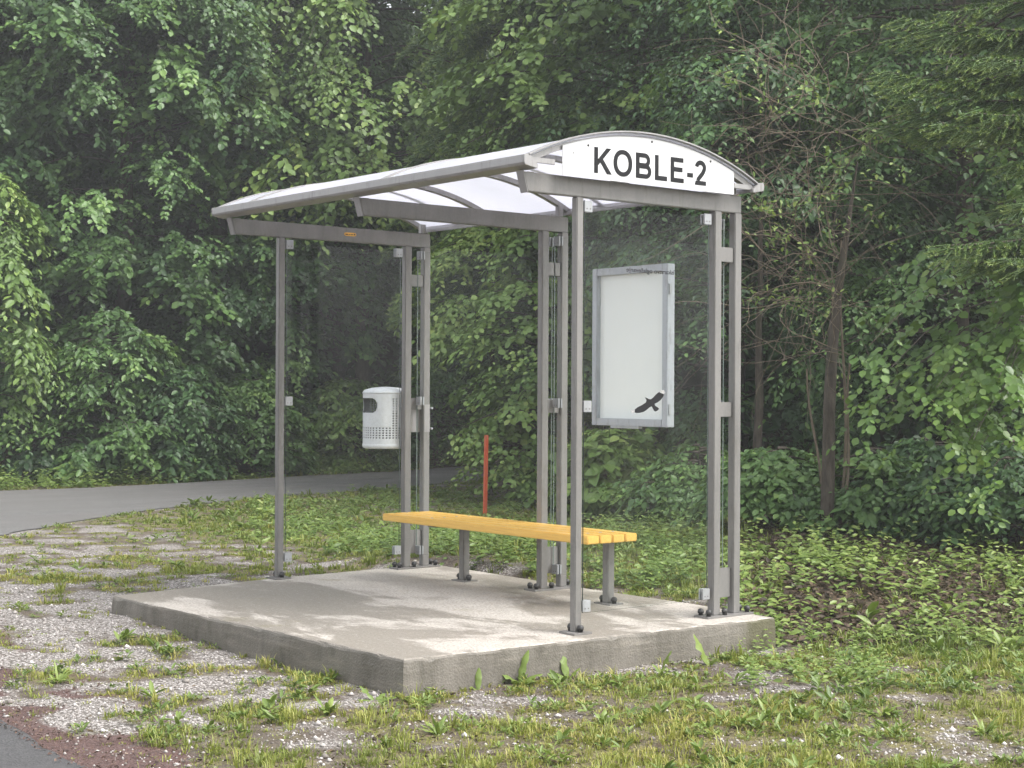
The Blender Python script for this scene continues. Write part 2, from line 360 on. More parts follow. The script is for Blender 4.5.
def mat_bark(name, a, b, g):
    t = NT(name); n = t.noise(9, 6, .7, vec=t.mapping((3, 3, .6))); n2 = t.noise(3, 4)
    c = t.mix(t.ramp(n, [(.35, 0), (.65, 1)]), a, b); c = t.mix(t.ramp(n2, [(.5, 0), (.7, .7)]), c, g)
    return t.done(t.bsdf(c, .85, 0, .3, t.bump(n, .8, .02)))
M['bark'] = mat_bark('dark bark', (.045, .036, .028, 1), (.115, .095, .075, 1), (.05, .055, .028, 1))
M['vine'] = mat_bark('dry vine stems', (.12, .095, .068, 1), (.25, .20, .145, 1), (.15, .13, .085, 1))
def m():
    t = NT('red stake paint'); n = t.noise(20, 4, vec=t.mapping((1, 1, .2)))
    return t.done(t.bsdf(t.mix(t.ramp(n, [(.5, 0), (.7, 1)]), (.52, .085, .032, 1), (.40, .13, .07, 1)), .5))
M['stake'] = m()

# ------------------------------------------------------------------ ground, roads, slab
def axis(lo, a, b, hi, st):
    inner = np.arange(a, b+1e-6, st)
    L = a-np.cumsum(st*1.16**np.arange(1, 60)); L = L[L > lo]; R = b+np.cumsum(st*1.16**np.arange(1, 60)); R = R[R < hi]
    return np.concatenate([[lo], L[::-1], inner, R, [hi]])
gx = axis(-85, -17, 4.5, 60, .11); gy = axis(-75, -4.2, 13, 85, .11)
GX, GY = np.meshgrid(gx, gy); GZ = height(GX, GY)
GZ = np.where(inpoly(GX, GY, SLAB), np.minimum(GZ, -.08), GZ)
nx, ny = len(gx), len(gy); ii = np.arange(nx*ny).reshape(ny, nx)
gme = np_mesh('ground', np.stack([GX, GY, GZ], -1).reshape(-1, 3), [np.stack([ii[:-1, :-1], ii[:-1, 1:], ii[1:, 1:], ii[1:, :-1]], -1).reshape(-1, 4)])
def addattr(me, n, v):
    a = me.attributes.new(n, 'FLOAT', 'POINT'); a.data.foreach_set('value', np.asarray(v, np.float32).ravel())
GD = grass_density(GX, GY); dd_, pp_ = camc(GX, GY); addattr(gme, 'grass', np.clip(GD+.28*sst(GX, .1, .7)*(dd_ < 11), 0, 1)); addattr(gme, 'forest', forest_mask(GX, GY))
def litter_mask(X, Y):
    e = Y-main_edge(X)
    v = 1-sst(e+.7*(fbm(X, Y, .3, 77)-.5), .10, .42)+.6*(1-sst(e, .2, 1.2))*(fbm(X, Y*2.2, .5, 71) > .56)
    return np.clip(v*(1-sst(X, .2, 1.4)*.8), 0, 1)
addattr(gme, 'litter', litter_mask(GX, GY))
for p in gme.polygons: p.use_smooth = True
tag(link('ground', gme, M['ground']), kind='structure')
def zat(X, Y):
    X = np.clip(X, gx[0], gx[-2]); Y = np.clip(Y, gy[0], gy[-2])
    i = np.clip(np.searchsorted(gx, X)-1, 0, nx-2); j = np.clip(np.searchsorted(gy, Y)-1, 0, ny-2)
    u = (X-gx[i])/(gx[i+1]-gx[i]); v = (Y-gy[j])/(gy[j+1]-gy[j])
    return (GZ[j, i]*(1-u)+GZ[j, i+1]*u)*(1-v)+(GZ[j+1, i]*(1-u)+GZ[j+1, i+1]*u)*v
def resample(L, n):
    s = np.concatenate([[0], np.cumsum(np.hypot(*np.diff(L, axis=0).T))]); q = np.linspace(0, s[-1], n)
    # smooth the corners
    P = np.stack([np.interp(q, s, L[:, 0]), np.interp(q, s, L[:, 1])], 1)
    for _ in range(14): P[1:-1] = P[1:-1]*.5+(P[:-2]+P[2:])*.25
    return P
def road(name, A, B, mt, lift, ragged=0):
    n = len(A)
    if ragged: A = A+ragged*np.stack([vnoise(A[:, 0], A[:, 1], .22, 3)-.5, vnoise(A[:, 0], A[:, 1], .22, 8)-.5], 1)*2
    T = np.linspace(0, 1, 33); P = A[:, None]*(1-T)[None, :, None]+B[:, None]*T[None, :, None]
    Z = zat(P[..., 0], P[..., 1])+lift; V = np.concatenate([P, Z[..., None]], -1)
    k = np.arange(n*33).reshape(n, 33)
    o = link(name, np_mesh(name, V.reshape(-1, 3), [np.stack([k[:-1, :-1], k[:-1, 1:], k[1:, 1:], k[1:, :-1]], -1).reshape(-1, 4)]), M[mt])
    for p in o.data.polygons: p.use_smooth = True
    return tag(o, kind='structure')
road('side_road', resample(RN, 200), resample(RF, 200), 'asphalt', .008, .05)
ex = np.linspace(-40, 40, 900); ey = main_edge(ex)
road('main_road', np.stack([ex, ey], 1), np.stack([ex, ey*0-8.8], 1), 'asphalt_dark', .008, .03)

def make_slab():
    # dense outline so the cast edge can crumble
    pts = []
    for i in range(len(SLAB)):
        a = np.array(SLAB[i]); b = np.array(SLAB[(i+1) % len(SLAB)]); n = max(1, int(np.hypot(*(b-a))/.035))
        for k in range(n): pts.append(a+(b-a)*k/n)
    P = np.array(pts); n = len(P); c = P.mean(0)
    q = P-np.roll(P, 1, 0)+np.roll(P, -1, 0)-P; nn = nrm(np.stack([q[:, 1], -q[:, 0]], 1))
    if ((nn*(P-c)).sum(1)).mean() < 0: nn = -nn
    j = (vnoise(P[:, 0], P[:, 1], .09, 5)-.5); j2 = (vnoise(P[:, 0], P[:, 1], .5, 6)-.5)
    chip = np.maximum(vnoise(P[:, 0], P[:, 1], .06, 15)-.62, 0)
    rings = [(-.020, .0, 0), (-.010, -.0008, .3), (-.004, -.004, .6), (.0, -.014, .8), (.004, -.06, .7), (.006, -.14, .6), (.012, -.30, .5)]
    V = []
    for off, z, k in rings:
        pos = P+nn*(off+k*((.011 if z > -.05 else .003)*j+.007*j2))[:, None]
        V.append(np.concatenate([pos, np.full((n, 1), z)-((.010*np.maximum(j, 0)+.03*chip)*(-.03 < z < -.003))[:, None]], 1))
    Fs = []
    for r in range(len(rings)-1):
        for i in range(n): Fs.append((r*n+i, r*n+(i+1) % n, (r+1)*n+(i+1) % n, (r+1)*n+i))
    Fs.append(tuple(range(n)))
    mb = MB(); mb.add(np.concatenate(V), Fs)
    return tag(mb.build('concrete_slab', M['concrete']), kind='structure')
make_slab()

# ------------------------------------------------------------------ bus shelter
L, LM, D1, D2, HB = 2.91, 1.455, 1.0, 1.15, 2.2
sh = tag(empty('bus_shelter', (-L/2, .5, 0)), 'grey steel bus shelter with curved white roof and glass walls on a concrete slab', 'bus shelter')
def post(x, y, z1=HB, hx=.021, hy=.0225): return MB().box((x-hx, y-hy, .01), (x+hx, y+hy, z1)).build('post', M['post'], sh, .004)
def plate(x, y0, y1, bolts, hx=.055):
    o = MB().box((x-hx, y0, .0), (x+hx, y1, .011)).build('base_plate', M['post'], sh, .002)
    for bx, by in bolts:
        mb = MB().lathe((bx, by, .011), [(.013, 0), (.013, .012), (.017, .013), (.018, .022), (.014, .033), (.006, .037)], 12)
        mb.build('anchor_bolt', M['dark'], o, 0, True)
for x in (0, -L):
    post(x, 0); plate(x, -.06, .06, [(x-.038, -.0), (x+.038, .0)], .06)
for x in (0, -LM, -L):
    post(x, D1-.006, HB, .0235, .027); post(x, D2, HB, .0235, .027)
    plate(x, D1-.105, D2+.105, [(x+.03, D1-.075), (x-.03, D1-.075), (x+.0385, (D1+.04)), (x+.03, D2+.075), (x-.03, D2+.075)], .055)
    for z0, z1, dx in ((1.93, 2.01, .012), (.10, .26, .002), (1.085, 1.165, .006)):
        MB().box((x-.014, D1+.0215, z0), (x+dx, D2-.0275, z1)).build('spreader_plate', M['post'], sh, .002)
def beam(x):
    y0, y1 = -.372, D2+.026
    pr = [(x-.022, y0, 2.298), (x-.022, y1, 2.295), (x-.022, y1, 2.201), (x-.022, y0+.030, 2.201)]
    o = MB().prism(pr, (.044, 0, 0)).build('beam', M['post'], sh, .004)
    MB().prism([(x-.028, y0-.008, 2.302), (x-.028, y0-.002, 2.302), (x-.028, y0+.0285, 2.196), (x-.028, y0+.0225, 2.196)], (.056, 0, 0)).build('end_cap', M['rail'], o, .0015)
    return o
beams = [beam(x) for x in (0, -LM, -L)]
# small orange sticker on the far beam
st = MB().prism([(-L+.0232, .470+.011*(1-math.cos(a))*0+.047+.047*math.copysign(abs(math.cos(a))**.6, math.cos(a)), 2.252+.012*math.copysign(abs(math.sin(a))**.6, math.sin(a))) for a in np.linspace(0, 2*PI, 24, endpoint=False)], (.0008, 0, 0)).build('sticker', M['sticker'], beams[2])
mb = MB()
for y, z, w, h in ((.479, 2.2475, .02, .006), (.503, 2.2475, .016, .004), (.523, 2.2475, .014, .006), (.544, 2.2475, .012, .009)):
    mb.box((-L+.0242, y, z), (-L+.0246, y+w, z+h))
mb.build('sticker_print', M['vinyl'], beams[2])

# roof: arch profile in Y, sheets along X
YA, YB, YC = -.42, 1.25, .40
def arch(y, off=0.0):
    R = 1.85; return 2.538-R+math.sqrt(max(R*R-(y-YC)**2, 0))+off
ys = np.linspace(YA+.02, YB-.02, 40)
def sweep(name, x0, x1, zoff, th, mat, y0=None, y1=None, parent=sh):
    yy = np.linspace(ys[0] if y0 is None else y0, ys[-1] if y1 is None else y1, 40); n = len(yy)
    V = []
    for x in (x0, x1):
        V += [(x, y, arch(y, zoff+th)) for y in yy]+[(x, y, arch(y, zoff)) for y in yy]
    Fs = []
    for i in range(n-1):
        Fs += [(i, i+1, 2*n+i+1, 2*n+i), (n+i, 3*n+i, 3*n+i+1, n+i+1), (i, n+i, n+i+1, i+1), (2*n+i, 2*n+i+1, 3*n+i+1, 3*n+i)]
    Fs += [(0, 2*n, 3*n, n), (n-1, 2*n-1, 4*n-1, 3*n-1)]
    return MB().add(V, Fs).build(name, mat, parent, 0, False)
XR0, XR1 = -3.03, .102
sweep('roof_panel', XR0+.012, XR1-.018, 0, .010, M['poly'])
RIBX = (XR0+.02, -2.2, -1.47, -.74, XR1-.045)
for x in RIBX:
    sweep('roof_rib', x-.019, x+.019, -.032, .030, M['rail'])
for x in (XR0+.014, -2.62, -1.17, XR1-.016):
    sweep('roof_seam', x-.02, x+.02, .0105, .007, M['rail'])
def rail(y, s):
    z = 2.310
    h = .053 if s > 0 else .046; z += .008 if s > 0 else .014
    pr = [(XR0, y, z+.012), (XR0, y+s*.006, z), (XR0, y+s*.085, z-.014), (XR0, y+s*.085, z+.004), (XR0, y+s*.05, z+h-.012), (XR0, y+s*.012, z+h), (XR0, y, z+h-.006)]
    o = MB().prism(pr, (XR1-XR0, 0, 0)).build('roof_rail', M['rail'], sh, .004)
    for x in (XR0-.0035, XR1+.0005):
        MB().prism([(x, p[1]-s*.002, p[2]) for p in pr], (.003, 0, 0)).build('rail_cap', M['rail'], o)
    return o
rail(YA-.012, 1); rail(YB+.012, -1)
for x in (0, -LM, -L):
    for y in (-.318, D2-.03):
        MB().box((x-.016, y-.02, 2.2985), (x+.016, y+.02, arch(y, -.033) if y > 0 else 2.3005)).build('roof_bracket', M['rail'], sh, .002)
# end tie of the arch, seen beside the sign
for x in (XR1-.03,):
    MB().box((x, YA+.055, 2.335), (x+.012, YA+.20, 2.362)).build('tie_bracket', M['rail'], sh, .002)
    MB().box((x, YB-.20, 2.325), (x+.012, YB-.055, 2.352)).build('tie_bracket', M['rail'], sh, .002)

# sign
SX = .082
top = [(y, arch(y, -.010)) for y in np.linspace(-.175, 1.045, 36)]
prs = [(SX, -.175, 2.289)]+[(SX, y, min(z, z)) for y, z in top]+[(SX, 1.045, 2.289)]
sign = MB().prism(prs, (.004, 0, 0)).build('sign_panel', M['sign'], sh)
for y, z in ((-.007, 2.452), (.432, 2.513), (.864, 2.452), (-.105, 2.405)):
    MB().cyl((SX+.004, y, z), (SX+.0065, y, z), 0.006 if z != 2.405 else .0035, 10).build('screw', M['dark'], sign)
SF = SX+.0045
mbL = MB(); TH = .0012
def poly2(p): mbL.prism([(SF, y, z) for y, z in p], (TH, 0, 0))
def ring(outer, inner):                     # matched loops -> quads
    n = len(outer)
    V = [(SF, *p) for p in outer]+[(SF, *p) for p in inner]+[(SF+TH, *p) for p in outer]+[(SF+TH, *p) for p in inner]
    Fs = []
    for i in range(n):
        j = (i+1) % n
        Fs += [(2*n+i, 2*n+j, 3*n+j, 3*n+i), (i, n+i, n+j, j), (i, j, 2*n+j, 2*n+i), (n+i, 3*n+i, 3*n+j, n+j)]
    mbL.add(V, Fs)
z0, z1 = 2.3185, 2.449; SW = .0225
# K
poly2([(.033, z0), (.033, z1), (.0585, z1), (.0585, z0)])
poly2([(.059, z0+.040), (.059, z0+.071), (.116, z1), (.148, z1), (.0925, z0+.0735), (.152, z0), (.1195, z0), (.0745, z0+.0555)])
# O
cy, cz = .2285, (z0+z1)/2; a1, b1, a2, b2 = .0645, .0680, .0392, .0450
A = np.linspace(0, 2*PI, 48, endpoint=False); e = .92
sq = lambda v: math.copysign(abs(v)**e, v)
ring([(cy+a1*sq(math.cos(t)), cz+b1*sq(math.sin(t))) for t in A], [(cy+a2*sq(math.cos(t)), cz+b2*sq(math.sin(t))) for t in A])
# B
def bowl(y0, za, zb, w, s):
    SF_ = SF
    n = 14; h = (zb-za)/2; zc = (za+zb)/2; yc = y0+w-h; yi = yc; 
    out = [(y0, za)]+[(yc+h*math.cos(t), zc+h*math.sin(t)) for t in np.linspace(-PI/2, PI/2, n)]+[(y0, zb)]
    hi = h-s; inn = [(y0, za+s)]+[(yc+hi*math.cos(t)*1.0, zc+hi*math.sin(t)) for t in np.linspace(-PI/2, PI/2, n)]+[(y0, zb-s)]
    m_ = len(out)
    V = [(SF, *p) for p in out]+[(SF, *p) for p in inn]+[(SF+TH, *p) for p in out]+[(SF+TH, *p) for p in inn]; Fs = []
    for i in range(m_-1):
        Fs += [(2*m_+i, 2*m_+i+1, 3*m_+i+1, 3*m_+i), (i, m_+i, m_+i+1, i+1), (i, i+1, 2*m_+i+1, 2*m_+i), (m_+i, 3*m_+i, 3*m_+i+1, m_+i+1)]
    mbL.add(V, Fs)
poly2([(.319, z0), (.319, z1), (.3445, z1), (.3445, z0)])
bowl(.3447, z0, z0+.0745, .0835, .0235); SF += .0006; bowl(.3447, z0+.0568, z1, .0745, .0225); SF -= .0006
# L E -
poly2([(.4545, z0), (.4545, z1), (.480, z1), (.480, z0+.024), (.5415, z0+.024), (.5415, z0)])
poly2([(.5675, z0), (.5675, z1), (.6605, z1), (.6605, z1-.0235), (.593, z1-.0235), (.593, z0+.080), (.654, z0+.080), (.654, z0+.0565), (.593, z0+.0565), (.593, z0+.0235), (.6635, z0+.0235), (.6635, z0)])
poly2([(.689, z0+.0355), (.689, z0+.0585), (.732, z0+.0585), (.732, z0+.0355)])
# 2
def stroke2(P, w):
    P = np.array(P); T = np.gradient(P, axis=0); T = nrm(T); Nn = np.stack([-T[:, 1], T[:, 0]], 1)
    Lp = P+Nn*w/2; Rp = P-Nn*w/2; n = len(P)
    V = [(SF, *p) for p in Lp]+[(SF, *p) for p in Rp]+[(SF+TH, *p) for p in Lp]+[(SF+TH, *p) for p in Rp]; Fs = []
    for i in range(n-1):
        Fs += [(2*n+i, 2*n+i+1, 3*n+i+1, 3*n+i), (i, n+i, n+i+1, i+1), (i, i+1, 2*n+i+1, 2*n+i), (n+i, 3*n+i, 3*n+i+1, n+i+1)]
    Fs += [(0, 2*n, 3*n, n), (n-1, 2*n-1, 4*n-1, 3*n-1)]
    mbL.add(V, Fs)
c2 = (.7885, z1-.0375); r2y, r2z = .0295, .0265
p2 = [(c2[0]+r2y*math.cos(t), c2[1]+r2z*math.sin(t)) for t in np.linspace(math.radians(172), math.radians(-28), 20)]
p2 += [(.806, z0+.066), (.792, z0+.051), (.776, z0+.036), (.767, z0+.0222)]
stroke2(p2, .0245)
poly2([(.747, z0), (.747, z0+.008), (.7525, z0+.0225), (.830, z0+.0225), (.830, z0)])
mbL.build('lettering', M['vinyl'], sign)

# glass
GZ0, GZ1 = .10, 2.165
M['edge'] = mat_paint('glass edge', (.06, .085, .075, 1), (.10, .13, .115, 1), .2, 0)
def pane(a, b):
    o = MB().box(a, b).build('glass_pane', M['glass'], sh); o.data.materials.append(M['edge'])
    for p in o.data.polygons:
        if p.area < .05: p.material_index = 1
    return o
pR = pane((-.004, .046, GZ0), (.004, .940, GZ1)); pL = pane((-L-.004, .046, GZ0), (-L+.004, .940, GZ1))
pB1 = pane((-LM+.012, 1.071, GZ0), (-.014, 1.079, GZ1-.01)); pB2 = pane((-L+.014, 1.071, GZ0), (-LM-.012, 1.079, GZ1-.01))
def clamp(x, y, z, ax):
    mb = MB(); w, h = .027, .029
    if ax == 'x':   # pane lies in a plane of constant X
        for s in (-1, 1): mb.box((x+min(s*.005, s*.017), y-w, z-h), (x+max(s*.005, s*.017), y+w, z+h))
    else:
        for s in (-1, 1): mb.box((x-w, y+min(s*.005, s*.017), z-h), (x+w, y+max(s*.005, s*.017), z+h))
    o = mb.build('glass_clamp', M['galv'], sh, .002)
    q = MB()
    for k in (-.011, .011):
        if ax == 'x': q.cyl((x+.0172, y+k, z-.012), (x+.0190, y+k, z-.012), .0038, 8)
        else: q.cyl((x+k, y-.0172, z-.012), (x+k, y-.0190, z-.012), .0038, 8)
    q.build('screw', M['post'], o)
for x in (0, -L):
    for z in (.135, 1.145, 2.158):
        clamp(x, .060, z, 'x')
        if z != 1.145: clamp(x, .920, z-.005, 'x')
for x in (-.05, -LM+.045, -LM-.045, -L+.05):
    for z in (.125, 1.145, 2.14):
        clamp(x, 1.075, z, 'y')
# bird silhouette sticker on the end pane (seen from outside)
BX = .0046
bp = [(640, 570), (620, 545), (575, 545), (700, 490), (760, 480)]
def bird(ptspx, mat, name, x):
    # crop pixel (1024/60 per px) -> place on the pane
    out = []
    for u, v in ptspx:
        px, py = 620+u/17.07, 380+v/17.07
        d = f2+r3*(px-512)/F+u3*(384-py)/F; t = (x-C[0])/d[0]; q = C+d*t; out.append((x, q[1], q[2]))
    return MB().prism(out, (.0004, 0, 0)).build(name, mat, pR)
body = [(250, 555), (255, 500), (300, 465), (370, 430), (440, 385), (452, 350), (440, 320), (418, 296), (455, 305), (490, 325), (525, 330), (570, 295), (620, 240), (665, 205), (700, 222), (750, 245), (735, 290), (690, 345), (635, 385), (590, 405), (600, 440), (640, 465), (668, 492), (640, 522), (605, 538), (580, 525), (555, 475), (540, 450), (500, 470), (450, 515), (400, 545), (330, 562), (280, 565)]
bird(body, M['vinyl'], 'bird_decal', BX)
bird([(246, 553), (250, 503), (225, 508), (185, 520), (180, 535), (200, 558), (225, 570)], M['greyvinyl'], 'bird_decal', BX)
bird([(668, 203), (702, 219), (750, 240), (768, 215), (750, 170), (720, 178)], M['greyvinyl'], 'bird_decal', BX)
# small mirrored lettering across the top of the pane (it is read from inside)
tc = bpy.data.curves.new('lettering', 'FONT'); tc.body = 'Tiskarstvo oglaševanje'; tc.size = .037; tc.offset = .0006; tc.extrude = .0002
to = bpy.data.objects.new('tmp', tc); COL.objects.link(to); bpy.context.view_layer.update()
me = bpy.data.meshes.new_from_object(to.evaluated_get(bpy.context.evaluated_depsgraph_get())); bpy.data.objects.remove(to)
vv = np.array([v.co[:] for v in me.vertices]); wdt = vv[:, 0].max()
for v in me.vertices:
    x, y, z = v.co; v.co = (.0048+z, .703-x*(.37/wdt), 1.842+y*.9+.0*x)
me.flip_normals(); link('lettering', me, M['vinyl'], pR)

# ------------------------------------------------------------------ bench
bx0, bx1, by0, by1, bz = -2.59, -.572, .585, .962, .414
be = tag(empty('bench', (-1.6, .8, 0)), 'yellow slatted wooden bench on two steel legs inside the shelter', 'bench')
sw = (by1-by0-3*.007)/4
for i in range(4):
    y = by0+i*(sw+.007)
    MB().box((bx0, y, bz-.045), (bx1, y+sw, bz)).build('seat_slat', M['wood'], be, .005)
    for x in (-2.10, -.73):
        MB().lathe((x, y+sw/2, bz-.0005), [(.009, 0), (.009, .0012), (.006, .003)], 10).build('screw', M['galv'], be)
for x in (-2.10, -.73):
    o = MB().box((x-.025, .860, .008), (x+.025, .910, bz-.058)).build('leg', M['post'], be, .004)
    MB().box((x-.025, by0+.03, bz-.057), (x+.025, by1-.012, bz-.0455)).build('seat_bracket', M['post'], be, .001)
    p = MB().box((x-.07, .835, 0), (x+.07, .94, .008)).build('foot_plate', M['post'], o, .001)
    for sx in (-.05, .05):
        MB().lathe((x+sx, .885, .0082), [(.013, 0), (.013, .012), (.018, .013), (.019, .023), (.014, .034), (.006, .038)], 12).build('anchor_bolt', M['dark'], o, 0, True)

# ------------------------------------------------------------------ poster case
pc = tag(empty('poster_case', (-.71, 1.03, 1.48)), 'empty white poster case with aluminium frame hung on the rear glass wall', 'poster case')
px0, px1, pz0, pz1, pyf, pyb = -1.02, -.385, 1.02, 1.943, 1.008, 1.068
fw = .042
mb = MB()
mb.box((px0, pyf, pz0), (px0+fw, pyb, pz1)); mb.box((px1-fw, pyf, pz0), (px1, pyb, pz1))
mb.box((px0+fw+.0005, pyf+.001, pz1-fw), (px1-fw-.0005, pyb-.001, pz1)); mb.box((px0+fw+.0005, pyf+.001, pz0), (px1-fw-.0005, pyb-.001, pz0+fw))
mb.build('frame', M['case'], pc, .003)
MB().box((px0+fw*.6, pyf+.030, pz0+fw*.6), (px1-fw*.6, pyf+.036, pz1-fw*.6)).build('back_panel', M['poster'], pc)
MB().box((px0+fw*.7, pyf+.008, pz0+fw*.7), (px1-fw*.7, pyf+.012, pz1-fw*.7)).build('door_glass', M['glass'], pc)
for z in (1.12, 1.80):
    MB().box((px1+.0005, pyf+.012, z-.03), (px1+.006, pyf+.03, z+.03)).build('latch', M['galv'], pc, .001)
MB().box((-.86, pyf+.005, pz0-.014), (-.62, pyf+.035, pz0-.001)).build('bottom_bracket', M['galv'], pc, .001)

# ------------------------------------------------------------------ litter bin
bc = np.array([-3.115, .965, 0]); BR_, bz0, bz1 = .158, .815, 1.225
lb = tag(empty('litter_bin', (bc[0], bc[1], bz0)), 'round pale grey perforated litter bin hung outside the left end of the shelter', 'litter bin')
ncol, nrow = 168, 84
amid = math.radians(-96)           # the mouth looks towards the road
V = []; Fs = []
for r in range(nrow+1):
    for c in range(ncol):
        a = 2*PI*c/ncol; V.append((bc[0]+BR_*math.cos(a), bc[1]+BR_*math.sin(a), bz0+.03+(bz1-bz0-.06)*r/nrow))
def wrap(a): return (a+PI) % (2*PI)-PI
for r in range(nrow):
    zc = (r+.5)/nrow
    for c in range(ncol):
        da = wrap(2*PI*(c+.5)/ncol-amid); u = da*BR_; w = (zc-.76)*(bz1-bz0-.06)
        if abs(w) < .05 and abs(u) < .113-(.05-math.sqrt(max(.05**2-w*w, 0))): continue
        band = .09 < zc < .335; strip = (1.29 < abs(da) < 1.68) and .30 < zc < .93
        if (band or strip) and (r//2) % 2 == 1 and (c//2) % 2 == 0: continue
        Fs.append((r*ncol+c, r*ncol+(c+1) % ncol, (r+1)*ncol+(c+1) % ncol, (r+1)*ncol+c))
o = MB().add(V, Fs).build('body', M['binmetal'], lb, 0, True)
md = o.modifiers.new('wall', 'SOLIDIFY'); md.thickness = .003; md.offset = -1
MB().lathe((bc[0], bc[1], bz1-.031), [(BR_+.002, 0), (BR_+.004, .006), (BR_+.001, .012), (BR_*.93, .026), (BR_*.6, .040), (BR_*.2, .046), (.01, .047)], 48).build('lid', M['binmetal'], lb, 0, True)
MB().lathe((bc[0], bc[1], bz0), [(BR_*.90, 0), (BR_*.99, .006), (BR_+.002, .016), (BR_+.003, .03), (BR_+.001, .032)], 48).build('bottom_ring', M['binmetal'], lb, 0, True)
MB().lathe((bc[0], bc[1], bz0+.033), [(BR_-.02, 0), (BR_-.02, .22), (BR_-.03, .221), (BR_-.03, .01)], 36).build('liner', M['liner'], lb, 0, True)
mb = MB().box((-2.934, D1-.03, .93), (-2.9305, D2+.035, 1.12)); mb.box((-2.965, D1-.02, .95), (-2.9345, D1+.0, 1.10))
mb.box((-2.93, D2+.024, .93), (-2.885, D2+.028, 1.12)); mb.box((-2.8885, D2-.02, .93), (-2.885, D2+.0235, 1.12))
mb.build('mounting_bracket', M['rail'], lb, .001)
for z in (.955, 1.095):
    MB().cyl((-2.889, D2+.036, z), (-2.872, D2+.036, z), .008, 8).build('bolt', M['galv'], lb)

# ------------------------------------------------------------------ stake beyond the shelter
sp = Wp(485.5, 16.9); sp[2] = float(zat(sp[0], sp[1]))
stk = tag(empty('marker_stake', sp), 'thin red wooden marker stake in the grass between shelter and side road', 'stake')
MB().prism([(sp[0]-.015, sp[1]-.02, sp[2]-.1), (sp[0]+.015, sp[1]-.02, sp[2]-.1), (sp[0]+.015, sp[1]+.02, sp[2]-.1), (sp[0]-.015, sp[1]+.02, sp[2]-.1)], (.012, .006, .94)).build('post', M['stake'], stk, .004)

# ------------------------------------------------------------------ foliage builders
LEAF = {'oval': [(.28, .40), (.66, .36)], 'round': [(.25, .46), (.66, .46)], 'lance': [(.25, .34), (.62, .26)]}
def leaf_mesh(name, P, A, N, ln, wd, tint, shape='oval', cup=.10, sag=.10):
    n = len(P); A = nrm(A); S = nrm(np.cross(A, N)); N = np.cross(S, A)
    (a1, w1), (a2, w2) = LEAF[shape]
    T = np.array([(0, 0, 0), (a1, w1, cup), (a2, w2, cup*.9), (1, 0, -sag), (a2, -w2, cup*.9), (a1, -w1, cup)])
    ln = np.broadcast_to(ln, n)[:, None, None]; wd = np.broadcast_to(wd, n)[:, None, None]
    V = P[:, None]+A[:, None]*T[None, :, 0:1]*ln+S[:, None]*T[None, :, 1:2]*wd+N[:, None]*T[None, :, 2:3]*wd
    b = np.arange(n)[:, None]*6
    return V.reshape(-1, 3), [b+np.array([0, 1, 2, 3]), b+np.array([0, 3, 4, 5])], np.repeat(tint, 6)
def tubes(paths, sides=5):
    Vs = []; Fs = []; off = 0
    for P, R in paths:
        P = np.asarray(P, float); n = len(P); T = nrm(np.gradient(P, axis=0)); ref = np.where(np.abs(T[:, 2:3]) < .9, [[0, 0, 1.0]], [[1.0, 0, 0]])
        U = nrm(np.cross(T, ref)); W = np.cross(T, U); a = np.arange(sides)*2*PI/sides
        R = np.broadcast_to(R, n)
        V = P[:, None]+R[:, None, None]*(U[:, None]*np.cos(a)[None, :, None]+W[:, None]*np.sin(a)[None, :, None])
        Vs.append(V.reshape(-1, 3)); k = np.arange(n*sides).reshape(n, sides)+off; k2 = np.roll(k, -1, 1)
        Fs.append(np.stack([k[:-1], k2[:-1], k2[1:], k[1:]], -1).reshape(-1, 4)); off += n*sides
    return np.concatenate(Vs), [np.concatenate(Fs)]
CAMDIR = -FW
def boughs_for(base, H, R, nb, zmin, spread=2.0, prof=None, face=None):
    fz = math.atan2(CAMDIR[1], CAMDIR[0]) if face is None else face
    az = fz+rng.uniform(-spread, spread, nb); t = rng.uniform(0, 1, nb)**.9; z = zmin+(H-zmin)*t
    pr = np.sqrt(np.clip(1-(2*(z-zmin)/(H-zmin)*.9-.75)**2, .08, 1)) if prof is None else prof((z-zmin)/(H-zmin))
    ln = R*pr*rng.uniform(.72, 1.18, nb); el = rng.uniform(.05, .55, nb)*(1-.3*t)
    B = np.stack([np.full(nb, base[0]), np.full(nb, base[1]), base[2]+np.maximum(z-ln*el*.8, .25)], 1)
    D = np.stack([np.cos(az), np.sin(az), np.zeros(nb)], 1)
    return B, D, ln, el
